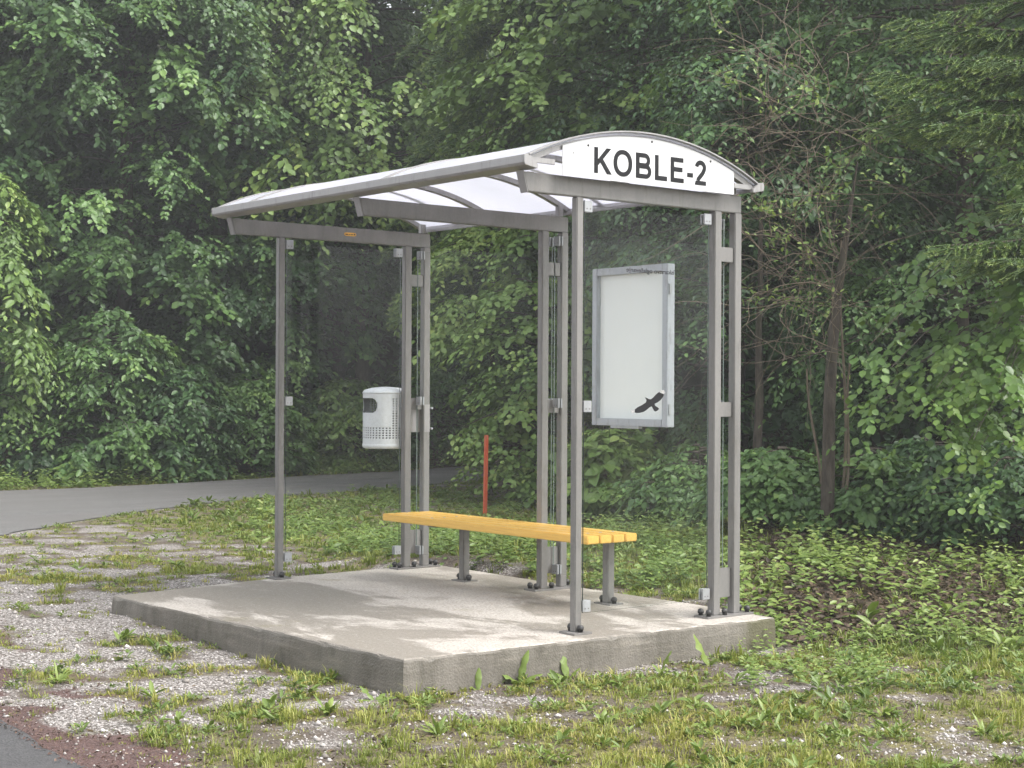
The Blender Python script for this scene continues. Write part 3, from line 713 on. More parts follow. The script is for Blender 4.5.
def foliage(B, D, ln, el, ntw=26, nlf=11, leaf=.09, wid=.062, droop=.75, twl=(.25, .55), t0=.3, jit=.35, tbias=.0, hang=.25, tint_z=True, bough_w=.35):
    nb = len(B); up = np.array([0, 0, 1.0])
    t = rng.uniform(t0, 1.0, (nb, ntw))**.8
    P = B[:, None]+D[:, None]*(ln[:, None]*t)[..., None]+up*(ln[:, None]*(el[:, None]*t-droop*.42*t**2.4))[..., None]
    Dt = nrm(D[:, None]+up*((el[:, None]-droop*1.0*t**1.4))[..., None])
    P = P+rng.normal(0, .07, P.shape)*ln[:, None, None]*.6
    sg = np.where(rng.random((nb, ntw)) < .5, -1, 1); an = sg*rng.uniform(.2, 1.25, (nb, ntw))
    ca, sa = np.cos(an), np.sin(an)
    Td = np.stack([Dt[..., 0]*ca-Dt[..., 1]*sa, Dt[..., 0]*sa+Dt[..., 1]*ca, Dt[..., 2]-rng.uniform(-.15, .5, (nb, ntw))], -1); Td = nrm(Td)
    tl = rng.uniform(*twl, (nb, ntw))
    P = P.reshape(-1, 3); Td = Td.reshape(-1, 3); tl = tl.ravel(); Do = np.repeat(D, ntw, 0); nt = len(P)
    bt = np.repeat(rng.normal(0, .16, nb), ntw)+rng.normal(0, .08, nt)
    s = (np.arange(nlf)+.5)/nlf; s = np.clip(s[None]+rng.normal(0, .04, (nt, nlf)), .02, 1)
    LP = P[:, None]+Td[:, None]*(tl[:, None]*s)[..., None]-up*(hang*tl[:, None]*s**2)[..., None]
    side = nrm(np.cross(Td, up)); sgn = np.where(np.arange(nlf) % 2 == 0, 1, -1)[None, :, None]
    ang = rng.uniform(.5, 1.15, (nt, nlf, 1))
    A = Td[:, None]*np.cos(ang)+side[:, None]*np.sin(ang)*sgn-up*rng.uniform(.0, .75, (nt, nlf, 1))+rng.normal(0, .15, (nt, nlf, 3))
    N = up*1.0+Do[:, None]*rng.uniform(.1, .9, (nt, nlf, 1))+rng.normal(0, jit, (nt, nlf, 3))
    A = nrm(A.reshape(-1, 3)); N = nrm(N.reshape(-1, 3)); LP = LP.reshape(-1, 3)+A*.02
    n = len(LP); sz = rng.uniform(.55, 1.25, n)*np.repeat(rng.uniform(.72, 1.22, nb), ntw*nlf)
    tint = np.clip(.38+tbias+np.repeat(bt, nlf)+rng.normal(0, .13, n)+.22*(np.tile(s.mean(0), nt)-.5), 0, 1)
    return LP, A, N, leaf*sz, wid*sz*rng.uniform(.85, 1.1, n), tint
def limbs(B, D, ln, el, droop=.75, r=.02):
    out = []
    for i in range(len(B)):
        t = np.linspace(0, .95, 7)[:, None]; P = B[i]+D[i]*ln[i]*t+np.array([0, 0, 1.0])*(ln[i]*(el[i]*t-droop*.42*t**2.4))
        out.append((P, r*(1-.8*t[:, 0])))
    return out
def trunk_path(b, H, lean=(0, 0), wob=.06):
    z = np.linspace(-.3, H, 12); w = np.cumsum(rng.normal(0, wob, (12, 2)), 0)*.5; w[0] = 0
    return np.stack([b[0]+lean[0]*z+w[:, 0]*(z > 0), b[1]+lean[1]*z+w[:, 1]*(z > 0), b[2]+z], 1)
def tree(name, label, cat, px, d, H, R, nb, zmin, mat, group=None, tr=.13, leaf=.10, wid=.07, shape='oval', spread=1.9, fol={}, tz=0, prof=None, bark='bark', face=None, cull=None, lean=(0, 0)):
    b = Wp(px, d); b[2] = float(zat(b[0], b[1]))+tz
    o = tag(empty(name, b), label, cat, group)
    bs = boughs_for(b, H, R, nb, zmin, spread, prof, face)
    L_ = foliage(*bs, leaf=leaf, wid=wid, **fol)
    P = L_[0]; keep = P[:, 2] > zat(P[:, 0], P[:, 1])+.05
    if cull is not None: keep &= cull(P)
    L_ = [q[keep] for q in L_]
    V, G, T = leaf_mesh('x', *L_, shape)
    link('crown', np_mesh('crown', V, G, T), M[mat], o)
    tp = trunk_path(b, H*.86, lean); pths = [(tp, np.linspace(tr, tr*.3, 12))]
    V, G = tubes(pths, 9); link('trunk', np_mesh('trunk', V, G), M[bark], o)
    k = min(nb, 90); V, G = tubes(limbs(*[q[:k] for q in bs], fol.get('droop', .75), .012+tr*.07), 4); link('limbs', np_mesh('limbs', V, G), M[bark], o)
    return o
def not_over_road(P): return ~inpoly(P[:, 0], P[:, 1], SIDE)

# ------------------------------------------------------------------ trees on the far side of the side road
WOOD = 'broadleaf trees beyond the side road'
tree('broadleaf_tree', 'dark green broadleaf tree at the left edge of the photo behind the side road', 'tree', -40, 25.0, 10, 3.1, 190, .6, 'leaf_dark', WOOD, .16, .098, .072, 'round', fol=dict(ntw=30, nlf=13, twl=(.25, .5)), cull=not_over_road)
tree('broadleaf_tree', 'dense tree with glossy grey green leaves behind the side road, second from the left', 'tree', 120, 24.6, 10, 2.7, 190, .5, 'leaf_mid', WOOD, .16, .096, .070, 'round', fol=dict(ntw=30, nlf=13, twl=(.25, .5), tbias=-.16), cull=not_over_road)
tree('broadleaf_tree', 'dense leafy tree behind the side road just left of the shelter roof tip', 'tree', 228, 26.0, 10.5, 2.7, 200, .5, 'leaf_dark', WOOD, .15, .096, .070, 'round', fol=dict(ntw=30, nlf=13, twl=(.25, .5), tbias=.08), cull=not_over_road)
tree('broadleaf_tree', 'shady tree seen through the left glass wall above the litter bin', 'tree', 335, 28.0, 10.5, 2.8, 190, .8, 'leaf_dark', WOOD, .15, .115, .08, fol=dict(ntw=24, nlf=10), cull=not_over_road)
tree('broadleaf_tree', 'dark tree closing the end of the side road behind the bench', 'tree', 455, 30.5, 11, 3.0, 190, .8, 'leaf_dark', WOOD, .16, .115, .08, fol=dict(ntw=24, nlf=10, tbias=-.05), cull=not_over_road)
tree('linden_tree', 'tall linden with long hanging light green sprays above the left end of the roof', 'tree', 362, 25.8, 10, 2.6, 85, 4.6, 'leaf_light', None, .14, .12, .09, 'round', fol=dict(ntw=22, nlf=10, droop=1.35, twl=(.35, .7), hang=.6), spread=1.6)
tree('young_elm', 'slender young tree with yellow green drooping twigs at the left photo edge by the road', 'tree', -12, 21.6, 4.3, 1.0, 42, 1.3, 'leaf_light', None, .05, .12, .075, fol=dict(ntw=16, nlf=9, droop=1.2, twl=(.3, .6), hang=.5), spread=2.6, cull=not_over_road)
SHR = 'shrubs along the far road edge'
for px, d, H, R, mt, lab in ((30, 22.3, 1.7, 1.0, 'leaf_dark', 'low dark shrub on the far road edge at the left side of the photo'),
                             (112, 22.4, 2.5, 1.1, 'leaf_mid', 'tallest shrub of the row on the far road edge, with pale glossy leaves'),
                             (175, 23.0, 1.8, .9, 'leaf_dark', 'dark rounded shrub on the far road edge left of the front left shelter post'),
                             (250, 24.0, 1.5, .9, 'leaf_mid', 'low shrub on the far road edge just left of the front left shelter post'),
                             (345, 25.6, 1.5, .9, 'leaf_light', 'low light green shrub on the far road edge seen left of the litter bin'),
                             (425, 27.0, 1.8, 1.0, 'leaf_mid', 'shrub on the far road edge seen between the left post pair and the red stake')):
    tree('shrub', lab, 'shrub', px, d, H, R, 60, .15, mt, SHR, .035, .10, .07, fol=dict(ntw=14, nlf=9, droop=.6, twl=(.2, .45), t0=.2), spread=2.4, cull=not_over_road)
# nearer trees behind the shelter
tree('hazel_bush', 'bright green hazel bush beyond the grass, right of the red stake', 'bush', 536, 18.6, 3.3, .9, 80, .15, 'leaf_light', None, .04, .085, .065, 'round', fol=dict(tbias=.02, ntw=14, nlf=9, droop=.7, twl=(.2, .45), t0=.15), spread=2.6)
tree('young_maple', 'young tree with bright yellow green leaves seen under the roof between the rear post pairs', 'tree', 492, 20.0, 3.6, 1.0, 50, 1.9, 'leaf_light', None, .05, .085, .065, fol=dict(tbias=.2, ntw=14, nlf=9, twl=(.2, .45)), spread=2.2)
tree('maple_tree', 'tall maple with light green leaf clusters above the white name sign', 'tree', 650, 20.0, 9.5, 2.3, 140, 3.0, 'leaf_light', None, .12, .095, .08, 'round', fol=dict(ntw=20, nlf=10, tbias=-.08), spread=1.8)
tree('hornbeam', 'dark leafy tree behind the white poster case', 'tree', 625, 21.5, 7.5, 2.2, 170, .6, 'leaf_dark', None, .11, .085, .055, fol=dict(ntw=22, nlf=10), spread=1.8)
tree('hornbeam', 'shaded tree right of the poster case behind the right rear post pair', 'tree', 735, 18.2, 8.5, 2.2, 150, .7, 'leaf_dark', None, .07, .075, .05, fol=dict(ntw=20, nlf=10, tbias=-.12), spread=1.8)
tree('hornbeam', 'deep green tree in the shade behind the bare trunk wrapped in vines', 'tree', 842, 17.6, 9, 2.4, 150, .7, 'leaf_dark', None, .12, .07, .048, fol=dict(ntw=20, nlf=10, tbias=-.16), spread=1.8)
tree('hornbeam', 'dense dark broadleaf tree behind the spruce boughs at the right photo edge', 'tree', 965, 15.6, 8.5, 2.1, 170, .5, 'leaf_mid', None, .12, .075, .055, fol=dict(ntw=22, nlf=10, tbias=-.18), spread=1.8)
def beech():
    b = Wp(1065, 12.9); b[2] = float(zat(b[0], b[1])); o = tag(empty('beech_tree', b), 'beech with fresh round leaves hanging low over the bank at the right photo edge', 'tree')
    tips = []
    for px, d, z, n in ((862, 11.0, 1.05, 4), (900, 11.0, 1.22, 6), (930, 10.9, 1.05, 4), (955, 10.8, .80, 5), (985, 11.0, 1.1, 6), (1012, 11.0, 1.4, 5), (1000, 11.2, 1.75, 3), (915, 11.2, 1.75, 3), (948, 10.8, .62, 3), (1030, 12, 2.6, 4), (990, 12.4, 2.9, 3)):
        for k in range(max(2, int(n*.62))):
            q = Wp(px+rng.normal(0, 14), d+rng.normal(0, .15), z+.24+rng.normal(0, .07)); tips.append(q)
    tips = np.array(tips); B = np.stack([np.full(len(tips), b[0]), np.full(len(tips), b[1]), tips[:, 2]+.28], 1)
    v = tips-B; ln = np.hypot(v[:, 0], v[:, 1]); D = np.stack([v[:, 0]/ln, v[:, 1]/ln, ln*0], 1); el = np.full(len(tips), .20)
    dr = .30+.0*ln
    L_ = foliage(B, D, ln, el, ntw=14, nlf=9, leaf=.066, wid=.056, droop=.9, twl=(.14, .32), t0=.46, jit=.22, hang=.12, tbias=.10)
    V, G, T = leaf_mesh('x', *L_, 'round', .06, .06); link('crown', np_mesh('crown', V, G, T), M['leaf_beech'], o)
    V, G = tubes([(trunk_path(b, 7, (0, 0)), np.linspace(.14, .05, 12))], 9); link('trunk', np_mesh('trunk', V, G), M['bark'], o)
    V, G = tubes(limbs(B, D, ln, el, .9, .012), 4); link('limbs', np_mesh('limbs', V, G), M['bark'], o)
beech()

def spruce(label, b, boughs, H, nl=.018, nw=.0035, per=46, sub=30, tr=.13, tb=0.0):
    o = tag(empty('spruce_tree', b), label, 'tree'); paths = []; FING = []; FT = []; NP = []; NA = []; NT_ = []
    up = np.array([0, 0, 1.0])
    for (p0, p1, sag) in boughs:
        p0 = np.array(p0, float); p1 = np.array(p1, float); ln = np.linalg.norm(p1-p0)
        t = np.linspace(0, 1, 10)[:, None]; P = p0+(p1-p0)*t-up*sag*4*(t-t*t)*ln*.5
        paths.append((P, .018*(1-.85*t[:, 0])))
        D = nrm((p1-p0)*[1, 1, .3]); side = nrm(np.cross(D, up))
        for s in np.linspace(.22, 1.0, int(sub*ln/1.2)+4):
            for sg in (-1, 1, 0):
                if sg == 0 and rng.random() < .5: continue
                q = p0+(p1-p0)*s-up*sag*4*(s-s*s)*ln*.5
                bl = (.14+.40*(1-s)**.6)*rng.uniform(.6, 1.15) if sg else .2*rng.uniform(.5, 1)
                dv = nrm(D*rng.uniform(.7, 1.3)+side*sg*rng.uniform(.5, 1.0)-up*(rng.uniform(-.05, .4) if sg else .7))
                k = max(8, int(per*bl/.25)); u = rng.uniform(0, 1, k)
                pos = q+dv*(bl*u)[:, None]-up*(.10*bl*u**2)[:, None]
                rad = nrm(rng.normal(0, 1, (k, 3))+up*.35); rad = nrm(rad-dv*(rad@dv)[:, None])
                us = np.linspace(0, 1, 5)[:, None]; FING.append((q+dv*bl*us-up*(.10*bl*us**2), nl*.42*(1-.55*us[:, 0])*(1 if sg else .8))); FT.append(np.clip(.14+tb+.5*np.clip((us[:, 0]-.6)/.4, 0, 1)+.1*s, 0, 1))
                NP.append(pos); NA.append(nrm(rad*.9+dv*rng.uniform(.5, 1.2, (k, 1))))
                NT_.append(np.clip(.16+tb+.62*np.clip((u-.62)/.38, 0, 1)*rng.uniform(.5, 1.1)+rng.normal(0, .09, k)+.1*s, 0, 1))
    P = np.concatenate(NP); A = np.concatenate(NA); T = np.concatenate(NT_); n = len(P)
    S = nrm(np.cross(A, rng.normal(0, 1, (n, 3)))); l = nl*rng.uniform(.8, 1.25, (n, 1))
    V = np.stack([P-S*nw/2, P+S*nw/2, P+A*l+S*nw*.3, P+A*l-S*nw*.3], 1).reshape(-1, 3)
    V2, G2 = tubes(FING, 4)
    link('crown', np_mesh('crown', np.concatenate([V, V2]), [np.arange(n*4).reshape(n, 4), G2[0]+n*4], np.concatenate([np.repeat(T, 4), np.repeat(np.concatenate(FT), 4)])), M['needle'], o)
    V, G = tubes([(trunk_path(b, H, (0, 0), .01), np.linspace(tr, tr*.3, 12))], 9); link('trunk', np_mesh('trunk', V, G), M['bark'], o)
    V, G = tubes(paths, 5); link('limbs', np_mesh('limbs', V, G), M['bark'], o)
def spruce_right():
    b = Wp(1120, 11.6); b[2] = float(zat(b[0], b[1])); bo = []
    for px, y, d, k in ((905, 30, 10.9, 3), (880, 62, 10.8, 3), (900, 95, 10.7, 4), (885, 108, 11, 3), (930, 128, 10.8, 3), (975, 60, 10.6, 4), (960, 20, 11, 3), (990, 110, 10.6, 3), (1005, 160, 10.5, 2),
                        (938, 252, 10.7, 4), (965, 258, 10.6, 3), (990, 240, 10.8, 3), (1010, 262, 10.4, 2), (960, -30, 11, 4), (900, -60, 11, 4), (1000, -80, 11, 5), (1010, 215, 11.2, 2)):
        for _ in range((k+1)//2):
            z = C[2]+(388-y)/F*d; tip = Wp(px+rng.normal(0, 10), d+rng.normal(0, .22), z+rng.normal(0, .06))
            bo.append((np.array([b[0], b[1], tip[2]+rng.uniform(.15, .45)]), tip, rng.uniform(.02, .12)))
    for a in np.linspace(0, 2*PI, 16, endpoint=False):
        z = rng.uniform(2.2, 5.5); bo.append((np.array([b[0], b[1], z]), np.array([b[0]+1.2*math.cos(a), b[1]+1.2*math.sin(a), z-.3]), .06))
    spruce('spruce with fresh pale tips reaching in from the right photo edge above the beech leaves', b, bo, 9, .017, .0058, 60, 15, .13, .26)
spruce_right()
def spruce_mid():
    b = Wp(505, 21.8); b[2] = float(zat(b[0], b[1])); bo = []
    for i in range(84):
        z = rng.uniform(2.9, 7.6); a = math.atan2(CAMDIR[1], CAMDIR[0])+rng.uniform(-1.7, 1.7); r = 1.9*(1-.45*(z-2.5)/6)*rng.uniform(.7, 1.1)
        bo.append((np.array([b[0], b[1], z]), np.array([b[0]+r*math.cos(a), b[1]+r*math.sin(a), z-r*rng.uniform(.45, .95)]), -rng.uniform(.05, .2)))
    spruce('tall spruce with drooping boughs behind the middle of the shelter roof', b, bo, 11, .034, .012, 46, 11, .15, .18)
spruce_mid()

def vine_tree():
    b = Wp(823, 12.3); b[2] = float(zat(b[0], b[1])); o = tag(empty('bare_tree', b), 'thin bare trunk tangled in dry brown vines right of the shelter', 'tree')
    top = Wp(836, 12.4, C[2]+(388-300)/F*12.3)
    z = np.linspace(0, 1, 14); lean = np.stack([b[0]+(top[0]-b[0])*z*1.0, b[1]+(top[1]-b[1])*z, b[2]-.15+(top[2]+.15-b[2])*z], 1)
    lean[:, 0] += .02*np.sin(z*5); lean[:, 1] += .02*np.cos(z*6)
    up_ = np.stack([np.linspace(top[0], top[0]+.12, 8), np.linspace(top[1], top[1]+.1, 8), np.linspace(top[2], 3.0, 8)], 1)
    tp = np.concatenate([lean, up_[1:]]); V, G = tubes([(tp, np.concatenate([np.linspace(.056, .040, 14), np.linspace(.034, .004, 7)]))], 9)
    link('trunk', np_mesh('trunk', V, G), M['bark'], o)
    # slimmer stems beside it
    pths = []
    for px, z1, dd in ((846, 2.4, .2), (856, 1.5, .1), (812, 1.4, .3)):
        q = Wp(833+rng.normal(0, 5), 12.3+dd, b[2]-.1); e = Wp(px, 12.3+dd, z1); t = np.linspace(0, 1, 9)[:, None]
        pths.append((q+(e-q)*t+np.array([[.04, .02, 0]])*np.sin(t*PI*1.6), .018*(1-.5*t[:, 0])))
    for i in range(170):
        pxs = rng.normal(812, 30); z0 = rng.uniform(1.5, 3.7); d = 12.2+rng.normal(0, .35)
        p = Wp(pxs, d, z0); h = rng.uniform(0, 2*PI); el = rng.uniform(-.2, 1.1); n = int(rng.integers(9, 20)); step = rng.uniform(.06, .12); pts = [p]
        lat = rng.choice([-1, 1], p=[.6, .4])*rng.uniform(.2, 1); up0 = rng.normal(.7, .8); fd = rng.normal(0, .35)
        v = RT*lat+UP*up0+FW*fd; v /= np.linalg.norm(v); w = rng.normal(0, .10, 3)
        for k in range(n):
            v = v+w+rng.normal(0, .2, 3)-UP*.03; v /= np.linalg.norm(v); pts.append(pts[-1]+v*step)
        P = np.array(pts); k_ = (P[:, 2] > .9)
        if k_.sum() > 4: pths.append((P[k_], np.linspace(1, .45, k_.sum())*rng.uniform(.0016, .0042)))
    V, G = tubes(pths, 4); link('vines', np_mesh('vines', V, G), M['vine'], o)
    # sparse pale leaves on the vines
    m_ = 52; idx = rng.integers(3, len(pths), m_); ctr = np.array([pths[i][0][rng.integers(0, len(pths[i][0]))] for i in idx]); k = 12
    P = (ctr[:, None]+rng.normal(0, .055, (m_, k, 3))).reshape(-1, 3); n = len(P)
    A = rng.normal(0, 1, (n, 3))-UP*.4; N = UP+rng.normal(0, .5, (n, 3))+CAMDIR*.4; sz = rng.uniform(.03, .055, n)
    V, G, T = leaf_mesh('x', P, A, N, sz, sz*.7, np.clip(rng.normal(.6, .2, n), 0, 1)); link('leaves', np_mesh('leaves', V, G, T), M['leaf_light'], o)
vine_tree()
def thin_trunk():
    b = Wp(757, 15.2); b[2] = float(zat(b[0], b[1])); o = tag(empty('slender_tree', b), 'dim slender trunk in the shade just right of the right rear post pair', 'tree')
    V, G = tubes([(trunk_path(b, 3.4, (0, 0), .03), np.linspace(.055, .012, 12))], 9); link('trunk', np_mesh('trunk', V, G), M['bark'], o)
    bs = boughs_for(b, 5.4, 1.2, 40, 1.9, 2.2); V, G, T = leaf_mesh('x', *foliage(*bs, ntw=14, nlf=9, leaf=.07, wid=.048, tbias=-.1)); link('crown', np_mesh('crown', V, G, T), M['leaf_dark'], o)
    V, G = tubes(limbs(*bs, .75, .012), 4); link('limbs', np_mesh('limbs', V, G), M['bark'], o)
thin_trunk()
US = 'undergrowth shrubs on the wooded bank'
for px, d, H, R, mt, lab in ((700, 14.6, .75, .65, 'leaf_mid', 'low shrub at the foot of the bank seen through the right end glass wall'),
                             (612, 16.2, .95, .55, 'leaf_light', 'pale broad leaved shrub seen below the poster case'),
                             (778, 13.0, .62, .55, 'leaf_mid', 'leafy shrub at the foot of the dim slender trunk right of the shelter'),
                             (868, 12.7, .68, .5, 'leaf_mid', 'small shrub right of the bare vine wrapped trunk'),
                             (930, 12.8, .8, .75, 'leaf_dark', 'dark shrub on the bank under the hanging beech leaves'),
                             (1010, 12.4, .8, .75, 'leaf_dark', 'dark shrub on the bank at the right photo edge')):
    tree('shrub', lab, 'shrub', px, d, H, R, 55, .1, mt, US, .03, .075 if mt != 'leaf_light' else .13, .055 if mt != 'leaf_light' else .11, fol=dict(ntw=12, nlf=9, droop=.6, twl=(.15, .35), t0=.2), spread=2.4)
# far wood on the hillside
def far_wood():
    n = 120000; px = rng.uniform(-350, 1350, n); dt = np.interp(px, *TL); d = dt+rng.uniform(.8, 7, n)
    Xc = C[0]+FW[0]*d+RT[0]*(px-512)/F*d; Yc = C[1]+FW[1]*d+RT[1]*(px-512)/F*d
    zg = zat(Xc, Yc); z = zg+rng.uniform(0, 1, n)*7.5*sst(d-dt, .5, 2.5)+.1
    P = np.stack([Xc, Yc, z], 1); cl = fbm(px*.012, z, .8, 81)
    k = cl > .36; P = P[k]; n = len(P)
    A = rng.normal(0, 1, (n, 3))-UP*.6; N = UP+CAMDIR*.5+rng.normal(0, .4, (n, 3)); sz = rng.uniform(.10, .2, n)
    V, G, T = leaf_mesh('x', P, A, N, sz, sz*.7, np.clip(rng.normal(.2, .15, n), 0, 1))
    tag(link('distant_wood', np_mesh('distant_wood', V, G, T), M['leaf_dark']), 'shadowy mass of woodland leaves behind the front trees', 'woodland', kind='stuff')
far_wood()

# ------------------------------------------------------------------ ground plants
def scatter(n, dlo, dhi, plo=-60, phi=1090, pw=1.0):
    d = dlo*(dhi/dlo)**(rng.random(n)**pw); px = rng.uniform(plo, phi, n)
    X = C[0]+FW[0]*d+RT[0]*(px-512)/F*d; Y = C[1]+FW[1]*d+RT[1]*(px-512)/F*d; return X, Y, d, px
def free(X, Y): return ~(inpoly(X, Y, SLAB) | inpoly(X, Y, SIDE) | (Y < main_edge(X)+.02))
def grass():
    X, Y, d, px = scatter(98000, 5.2, 26, -380, 1400)
    g = grass_density(X, Y); f = forest_mask(X, Y)
    mx = .66-.16*sst(X, .1, .8)*(d < 11)
    k = free(X, Y) & (rng.random(len(X)) < np.clip((g-.26)*1.1, .035, mx)*(1-.93*f)); X, Y, d, g = X[k], Y[k], d[k], g[k]
    # grass crowding the slab edge
    m_ = len(X); nb = 13
    hgt = (.014+.032*np.clip(g-.3, 0, 1)*rng.uniform(.4, 1.6, m_))*(1-.45*sst(-X, 4.2, 6.0)*(d < 24))*(1+.5*sst(Y, 1.2, 2.2)*(rng.random(m_) < .7))*rng.choice([.7, 1.1, 2.2], m_, p=[.58, .34, .08])
    tt = np.clip(.38+1.0*(fbm(X, Y, .7, 91)-.5)+rng.normal(0, .12, m_)+.10*(1-sst(Y, .8, 1.8))-.1*sst(Y, 1.2, 2.4), 0, 1)
    a = rng.uniform(0, 2*PI, (m_, nb)); r = np.abs(rng.normal(0, .022, (m_, nb)))
    bx = X[:, None]+r*np.cos(a); by = Y[:, None]+r*np.sin(a); n = m_*nb
    bz = zat(bx.ravel(), by.ravel())-.004
    P = np.stack([bx.ravel(), by.ravel(), bz], 1); az = (a+rng.normal(0, .6, a.shape)).ravel()
    h = np.repeat(hgt, nb)*rng.uniform(.5, 1.3, n); ln = rng.uniform(.15, .9, n); dirv = np.stack([np.cos(az), np.sin(az), az*0], 1)
    w = np.maximum(.0018, .0022*np.repeat(d, nb)/7)*rng.uniform(.8, 1.4, n); S = np.stack([-dirv[:, 1], dirv[:, 0], az*0], 1)
    mid = P+dirv*(h*ln*.35)[:, None]+UP*(h*.62)[:, None]; tip = P+dirv*(h*ln)[:, None]+UP*(h*(1-.25*ln))[:, None]
    V = np.stack([P-S*w[:, None], P+S*w[:, None], mid+S*(w*.8)[:, None], mid-S*(w*.8)[:, None], tip], 1).reshape(-1, 3)
    b = np.arange(n)[:, None]*5
    T = np.clip(np.repeat(tt, nb)+rng.normal(0, .12, n), 0, 1)
    tag(link('grass', np_mesh('grass', V, [b+np.array([0, 1, 2, 3]), b+np.array([3, 2, 4])], np.repeat(T, 5)), M['grass']), 'thin patchy yellow green grass in the gravel around the slab', 'grass', kind='stuff')
grass()
def low_weeds():
    X, Y, d, px = scatter(60000, 5.2, 24, -380, 1400)
    g = grass_density(X, Y); f = forest_mask(X, Y); cl = fbm(X, Y, .35, 101)
    k = free(X, Y) & (rng.random(len(X)) < np.clip((g-.3)*1.4, 0, 1)*np.clip((cl-.38)*4, 0, 1)*(1-.6*f)); X, Y, d = X[k], Y[k], d[k]
    m_ = len(X); nl = 9; az = rng.uniform(0, 2*PI, (m_, nl)); el = rng.uniform(.05, .9, (m_, nl))
    big = rng.choice([.45, .75, 1.15, 1.8], m_, p=[.48, .36, .13, .03])*(1+.5*sst(Y, 1.3, 2.3))
    A = np.stack([np.cos(az)*np.cos(el), np.sin(az)*np.cos(el), np.sin(el)], -1).reshape(-1, 3); n = len(A)
    P = np.stack([np.repeat(X, nl), np.repeat(Y, nl), np.repeat(zat(X, Y), nl)], 1)+A*np.repeat(big*.006, nl)[:, None]+UP*(np.repeat(big, nl)*rng.uniform(0, .02, n))[:, None]
    N = UP+rng.normal(0, .25, (n, 3)); sz = np.repeat(big, nl)*rng.uniform(.02, .045, n)
    T = np.clip(np.repeat(.35+.8*(fbm(X, Y, .9, 111)-.5)+rng.normal(0, .1, m_), nl)+rng.normal(0, .1, n), 0, 1)
    V, G, T = leaf_mesh('x', P, A, N, sz, sz*rng.uniform(.25, .5, n), T, 'oval', .08, .25)
    tag(link('low_weeds', np_mesh('low_weeds', V, G, T), M['weed']), 'small low weeds and clover spread among the grass and gravel', 'ground cover', kind='stuff')
low_weeds()
def bank_plants():
    Ps = []; As = []; Ns = []; S_ = []; T_ = []
    def shoots(X, Y, hmin, hmax, nl, leaf, tb):
        m_ = len(X); z = zat(X, Y); h = rng.uniform(hmin, hmax, m_)*(1-.62*sst(-X, 4.2, 6.0)*(1-sst(-X, 12.5, 13.5))); lx = rng.normal(0, .2, (m_, 2))
        s = np.linspace(.15, 1, nl); az0 = rng.uniform(0, 2*PI, m_)
        az = az0[:, None]+np.arange(nl)[None]*2.4+rng.normal(0, .2, (m_, nl))
        P = np.stack([X[:, None]+lx[:, :1]*h[:, None]*s, Y[:, None]+lx[:, 1:]*h[:, None]*s, z[:, None]+h[:, None]*s], -1)
        el = rng.uniform(-.3, .45, (m_, nl)); A = np.stack([np.cos(az)*np.cos(el), np.sin(az)*np.cos(el), np.sin(el)], -1)
        N = UP+.3*CAMDIR+rng.normal(0, .25, A.shape); sz = leaf*(1.15-.5*s)[None]*rng.uniform(.6, 1.25, (m_, nl))
        t = np.clip(.35+tb+rng.normal(0, .12, (m_, 1))+.22*s[None]+rng.normal(0, .08, (m_, nl)), 0, 1)
        Ps.append(P.reshape(-1, 3)); As.append(A.reshape(-1, 3)); Ns.append(N.reshape(-1, 3)); S_.append(sz.ravel()); T_.append(t.ravel())
    X, Y, d, px = scatter(10500, 7.9, 15.5, 690, 1400); f = forest_mask(X, Y); cl = fbm(X, Y, .55, 121)
    k = free(X, Y) & (rng.random(len(X)) < np.clip((cl-.49)*2.6, 0.05, .42)) & (f > .15); X, Y = X[k], Y[k]
    shoots(X, Y, .06, .27, 8, .068, .24)
    X, Y, d, px = scatter(500, 7.5, 9.2, 740, 1120); cl = fbm(X, Y, .45, 131); k = free(X, Y) & (cl > .52); shoots(X[k], Y[k], .04, .15, 8, .042, .16)
    # lush strip behind the slab and by the red stake
    X, Y, d, px = scatter(4600, 10.0, 21, 250, 720); cl = fbm(X, Y, .5, 141); k = free(X, Y) & (cl > .48) & (Y > 1.33); shoots(X[k], Y[k], .05, .24, 8, .06, .05)
    X, Y, d, px = scatter(6500, 20, 31, -60, 560); q = d-np.interp(px, [0, 280, 480], [20.4, 22.6, 25.2]); k = free(X, Y) & (q > -.6) & (q < .8+2.5*sst(px, 250, 330)); shoots(X[k], Y[k], .05, .30, 8, .075, .12)
    P = np.concatenate(Ps); A = np.concatenate(As); N = np.concatenate(Ns); s = np.concatenate(S_); t = np.concatenate(T_)
    V, G, T = leaf_mesh('x', P, A, N, s, s*.52, t, 'oval', .08, .2)
    tag(link('bank_plants', np_mesh('bank_plants', V, G, T), M['ivy']), 'bright leafy ground plants covering the bank and verge', 'ground cover', kind='stuff')
    n = 42000; X, Y, d, px = scatter(n, 8.2, 15, 680, 1400); f = forest_mask(X, Y); k = (rng.random(n) < f) & free(X, Y); X, Y = X[k], Y[k]; n = len(X)
    A = rng.normal(0, 1, (n, 3))*[1, 1, .3]; N = UP+rng.normal(0, .45, (n, 3)); sz = rng.uniform(.022, .055, n); P = np.stack([X, Y, zat(X, Y)+rng.uniform(.004, .03, n)], 1)
    V, G, T = leaf_mesh('x', P, A, N, sz, sz*.65, np.clip(rng.normal(.38, .22, n), 0, 1), 'oval', .15, -.1)
    tag(link('fallen_leaves', np_mesh('fallen_leaves', V, G, T), M['dead']), 'brown fallen leaves lying on the shaded bank', 'leaf litter', kind='stuff')
bank_plants()
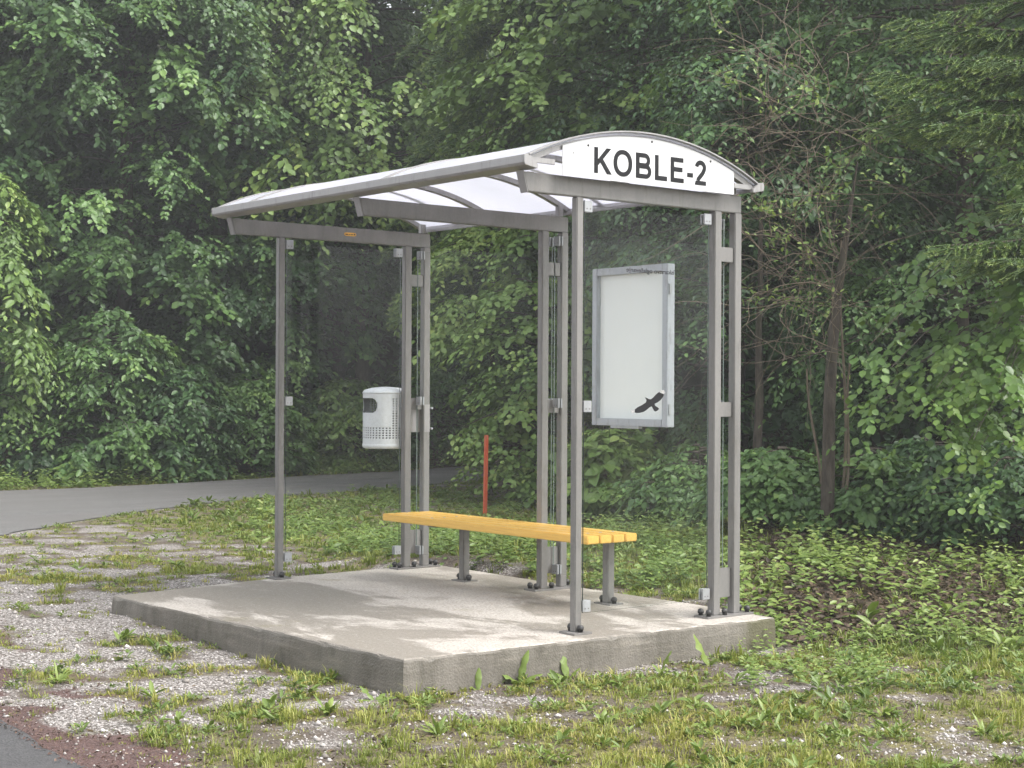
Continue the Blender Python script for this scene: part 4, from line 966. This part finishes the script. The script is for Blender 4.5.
def pebbles():
    X, Y, d, px = scatter(80000, 5.0, 13); g = grass_density(X, Y)
    k = free(X, Y) & (rng.random(len(X)) < np.clip(.8-g*1.35, .03, 1)*(1-forest_mask(X, Y))*(1-.93*litter_mask(X, Y))); X, Y, d = X[k], Y[k], d[k]; n = len(X)
    r = rng.lognormal(-5.35, .48, n); r = np.clip(r, .002, .02)
    O = np.array([(1, 0, 0), (.2, .95, .1), (-.95, .1, 0), (-.1, -1, .05), (.1, 0, .8), (0, .1, -.7)])
    a = rng.uniform(0, 2*PI, n); ca, sa = np.cos(a), np.sin(a)
    Vj = O[None]*rng.uniform(.65, 1.25, (n, 6, 3))*r[:, None, None]
    V = np.stack([Vj[..., 0]*ca[:, None]-Vj[..., 1]*sa[:, None], Vj[..., 0]*sa[:, None]+Vj[..., 1]*ca[:, None], Vj[..., 2]], -1)+np.stack([X, Y, zat(X, Y)+r*.25], 1)[:, None]
    Tt = np.array([(0, 1, 4), (1, 2, 4), (2, 3, 4), (3, 0, 4), (1, 0, 5), (2, 1, 5), (3, 2, 5), (0, 3, 5)])
    G = (np.arange(n)[:, None, None]*6+Tt[None]).reshape(-1, 3)
    T = np.repeat(np.clip(rng.normal(.40, .27, n), 0, 1), 6)
    tag(link('gravel', np_mesh('gravel', V.reshape(-1, 3), [G], T), M['pebble']), 'pale grey crushed stone scattered in front of the slab', 'gravel', kind='stuff')
    X, Y, d, px = scatter(52000, 5.2, 12); g = grass_density(X, Y); k = free(X, Y) & (rng.random(len(X)) < np.clip(g-.15, 0, .6)*sst(X, -1.5, .8)*(1-forest_mask(X, Y))); X, Y = X[k], Y[k]; n = len(X)
    A = rng.normal(0, 1, (n, 3))*[1, 1, .3]; N = UP+rng.normal(0, .5, (n, 3)); sz = rng.uniform(.008, .032, n)
    V, G, T = leaf_mesh('x', np.stack([X, Y, zat(X, Y)+rng.uniform(.003, .016, n)], 1), A, N, sz, sz*rng.uniform(.12, .6, n), np.clip(rng.normal(.5, .25, n), 0, 1))
    tag(link('dead_grass', np_mesh('dead_grass', V, G, T), M['dead']), 'dry brown stems and leaf scraps in the short grass by the slab', 'leaf litter', kind='stuff')
    # reddish debris by the main road
    n = 42000; X = rng.uniform(-7, 2.4, n); Y = rng.uniform(-3.1, -1.3, n); k = (rng.random(n) < np.clip(litter_mask(X, Y)-.25, 0, 1)) & (Y > main_edge(X)-.04); X, Y = X[k], Y[k]; n = len(X)
    A = rng.normal(0, 1, (n, 3))*[1, 1, .35]; N = UP+rng.normal(0, .5, (n, 3)); sz = rng.uniform(.006, .022, n)
    V, G, T = leaf_mesh('x', np.stack([X, Y, zat(X, Y)+.012+rng.uniform(0, .006, n)], 1), A, N, sz, sz*.55, np.clip(rng.normal(.42, .22, n), 0, 1))
    tag(link('leaf_litter', np_mesh('leaf_litter', V, G, T), M['litter']), 'reddish brown plant debris along the edge of the main road', 'leaf litter', kind='stuff')
pebbles()

# individual weeds one can count
def blade_leaf(p, az, el, ln, w, curl, tint):
    n = 15; s = np.linspace(0, 1, n); h = np.array([math.cos(az), math.sin(az), 0.0]); sd = np.array([-h[1], h[0], 0.0])
    ang = el-curl*1.25*s**1.6; seg = np.stack([np.cos(ang), np.sin(ang)], 1)*ln*.86/(n-1); pr = np.concatenate([[[0, 0]], np.cumsum(seg[:-1], 0)])
    c = p+h*pr[:, :1]+UP*pr[:, 1:2]; ww = w*.95*(1+.05*np.sin(s*25+az*5))*np.clip(np.sin(PI*np.clip(s**1.15*.93+.05, 0, 1))**.62, .08, 1)*(1-.75*(s > .99))
    rip = .13*w*np.sin(s*15+az*3)*np.sin(PI*s); nr = np.cross(sd, np.stack([np.outer(np.cos(ang), h)+np.outer(np.sin(ang), UP)])[0])
    V = np.concatenate([c+sd*ww[:, None]/2-nr*(ww*.22+rip)[:, None]*-1, c, c-sd*ww[:, None]/2+nr*(ww*.22-rip)[:, None]])
    i = np.arange(n-1); G = np.concatenate([np.stack([i, i+1, n+i+1, n+i], 1), np.stack([n+i, n+i+1, 2*n+i+1, 2*n+i], 1)])
    return V, G, np.full(3*n, tint)
def leaf_plant(name, label, x, y, spec, group=None, mat='weed'):
    b = np.array([x, y, float(zat(x, y))-.005]); o = tag(empty(name, b), label, 'plant', group)
    for (az, el, ln, w, curl, ti) in spec:
        ln, w, el = (ln*.84, w*.82, min(el, 1.3)) if name == 'dock_plant' else (ln, w, el)
        V, G, T = blade_leaf(b, az, el, ln, w, curl, ti); me = np_mesh('leaf', V, [G], T)
        for p in me.polygons: p.use_smooth = True
        link('leaf', me, M[mat], o)
DG = 'dock plants beside the slab'
va = math.atan2(RT[1], RT[0])     # azimuth of picture right
leaf_plant('dock_plant', 'tall dock leaf standing against the slab side below the front right post', .20, -.22, [(va+2.2, 1.45, .20, .055, .25, .45), (va+.3, 1.0, .12, .04, .6, .5), (va+3.4, .7, .15, .045, .7, .4)], DG)
leaf_plant('dock_plant', 'clump of dock leaves in front of the slab with one tall curled leaf', .19, -.52, [(va+1.0, 1.35, .25, .05, .5, .45), (va+.2, .7, .18, .06, .7, .42), (va-.8, .5, .17, .06, .5, .5), (va+3, .8, .17, .055, .7, .38), (va+2.2, .5, .15, .05, .4, .45), (va-1.8, .6, .14, .05, .5, .5)], DG)
leaf_plant('dock_plant', 'single small upright dock leaf near the front corner of the slab', .17, -.75, [(va+1.5, 1.5, .155, .04, .2, .42), (va+2.7, .6, .09, .03, .5, .5)], DG)
leaf_plant('dock_plant', 'upright dock leaf midway along the right slab side', .33, .28, [(va+.2, 1.4, .165, .05, .45, .45), (va+2.6, .8, .09, .03, .5, .5), (va-.5, .5, .09, .035, .5, .55)], DG)
leaf_plant('dock_plant', 'large broad dock leaf leaning left before the right rear base plate', .37, .58, [(va+2.75, 1.25, .25, .085, .35, .58), (va+2.0, .9, .12, .045, .4, .5), (va-1.2, .8, .13, .04, .5, .48)], DG)
leaf_plant('dock_plant', 'flat dock rosette at the foot of the front slab corner', .10, -1.28, [(va+2.6, .8, .15, .04, .4, .3), (va+.1, .4, .14, .05, .5, .4), (va-.9, .3, .12, .045, .3, .45), (va+3.6, .3, .12, .04, .3, .45), (va+1.0, .6, .11, .04, .6, .4)], DG)
for px, d, lab in ((440, 6.5, 'leafy weed in the gravel at the bottom edge of the photo'), (605, 6.75, 'bushy weed rosette in the grass right of the bottom weed'), (770, 6.9, 'dock rosette in the lower right grass below the slab end'), (885, 6.95, 'weed rosette in the grass at the lower right'), (985, 6.6, 'broad weed at the lower right corner of the photo'), (845, 7.75, 'weed rosette below the bank right of the slab end'), (975, 7.9, 'leafy clump on the bank foot near the right photo edge'), (330, 6.9, 'small weed in the gravel left of the front slab corner'), (135, 9.6, 'pale leafed weed left of the slab tip'), (60, 7.6, 'grassy weed in the gravel at the left')):
    q = Wp(px, d); sp_ = [(rng.uniform(0, 2*PI), rng.uniform(.3, 1.3), rng.uniform(.05, .14), rng.uniform(.012, .028), rng.uniform(.3, 1.0), rng.uniform(.35, .75)) for _ in range(14)]
    leaf_plant('weed', lab, q[0], q[1], sp_, 'weeds in the grass and gravel')
# tall stalked weed left of the front left post
def stalk_weed(label, px, d, h):
    b = Wp(px, d); b[2] = float(zat(b[0], b[1]))-.01; o = tag(empty('stalk_weed', b), label, 'plant')
    t = np.linspace(0, 1, 8)[:, None]; P = b+UP*h*t+RT*.05*h*t**2; V, G = tubes([(P, .005*(1-.5*t[:, 0]))], 5); link('stem', np_mesh('stem', V, G, np.full(len(V), .5)), M['weed'], o)
    n = 22; s = rng.uniform(.1, 1, n); az = rng.uniform(0, 2*PI, n); el = rng.uniform(.0, .8, n); PP = b+UP*(h*s)[:, None]+RT*(.05*h*s**2)[:, None]
    A = np.stack([np.cos(az)*np.cos(el), np.sin(az)*np.cos(el), np.sin(el)], 1); ln = .12*(1.1-.6*s)*rng.uniform(.7, 1.2, n)
    V, G, T = leaf_mesh('x', PP, A, UP+rng.normal(0, .3, (n, 3)), ln, ln*.35, np.clip(.5+.3*s, 0, 1)); link('leaves', np_mesh('leaves', V, G, T), M['weed'], o)
stalk_weed('tall thin stalked weed left of the front left shelter post', 262, 13.0, .42)
stalk_weed('young leafy stalk behind the bench leg at the slab rear edge', 503, 10.9, .22)

# ------------------------------------------------------------------ misty air
def haze():
    t = NT('misty air'); v = t.n('ShaderNodeVolumePrincipled'); v.inputs['Color'].default_value = (.93, .95, .95, 1); v.inputs['Density'].default_value = .0026; v.inputs['Anisotropy'].default_value = .2
    t.l(v.outputs[0], t.out.inputs['Volume'])
    tag(MB().box((-88, -78, -2.5), (63, 88, 26)).build('haze', t.m), 'thin rainy haze filling the air', 'haze', kind='stuff')
haze()

# ------------------------------------------------------------------ light
w = bpy.data.worlds.new('World'); SC.world = w; w.use_nodes = True; nt = w.node_tree; nt.nodes.clear()
SUN = FW*-.35+RT*.75; SUN[2] = 1.25; SUN /= np.linalg.norm(SUN)
sel = math.asin(SUN[2]); saz = math.atan2(SUN[0], SUN[1])
sky = nt.nodes.new('ShaderNodeTexSky'); sky.sky_type = 'NISHITA'; sky.sun_disc = False; sky.sun_elevation = sel; sky.sun_rotation = saz; sky.air_density = 1.0; sky.dust_density = 3.0
hs = nt.nodes.new('ShaderNodeHueSaturation'); hs.inputs['Saturation'].default_value = .22
bg = nt.nodes.new('ShaderNodeBackground'); bg.inputs['Strength'].default_value = .148; ow = nt.nodes.new('ShaderNodeOutputWorld')
nt.links.new(sky.outputs[0], hs.inputs['Color']); nt.links.new(hs.outputs[0], bg.inputs[0]); nt.links.new(bg.outputs[0], ow.inputs[0])
sd = bpy.data.lights.new('sun', 'SUN'); sd.energy = 1.15; sd.angle = math.radians(30); sd.color = (1, .97, .93)
so = bpy.data.objects.new('sun', sd); COL.objects.link(so); so.rotation_euler = Vector(tuple(SUN)).to_track_quat('Z', 'Y').to_euler(); so.location = (0, 0, 12)
SC.view_settings.view_transform = 'Standard'; SC.view_settings.look = 'None'; SC.view_settings.exposure = 1.58; SC.view_settings.gamma = 1
cy_ = SC.cycles; cy_.max_bounces = 9; cy_.diffuse_bounces = 3; cy_.glossy_bounces = 3; cy_.transmission_bounces = 4; cy_.transparent_max_bounces = 12; cy_.use_denoising = True
cy_.caustics_reflective = False; cy_.caustics_refractive = False
try: cy_.denoiser = 'OPENIMAGEDENOISE'; cy_.denoising_input_passes = 'RGB_ALBEDO_NORMAL'
except Exception: pass
cy_.use_adaptive_sampling = True; cy_.adaptive_threshold = .015
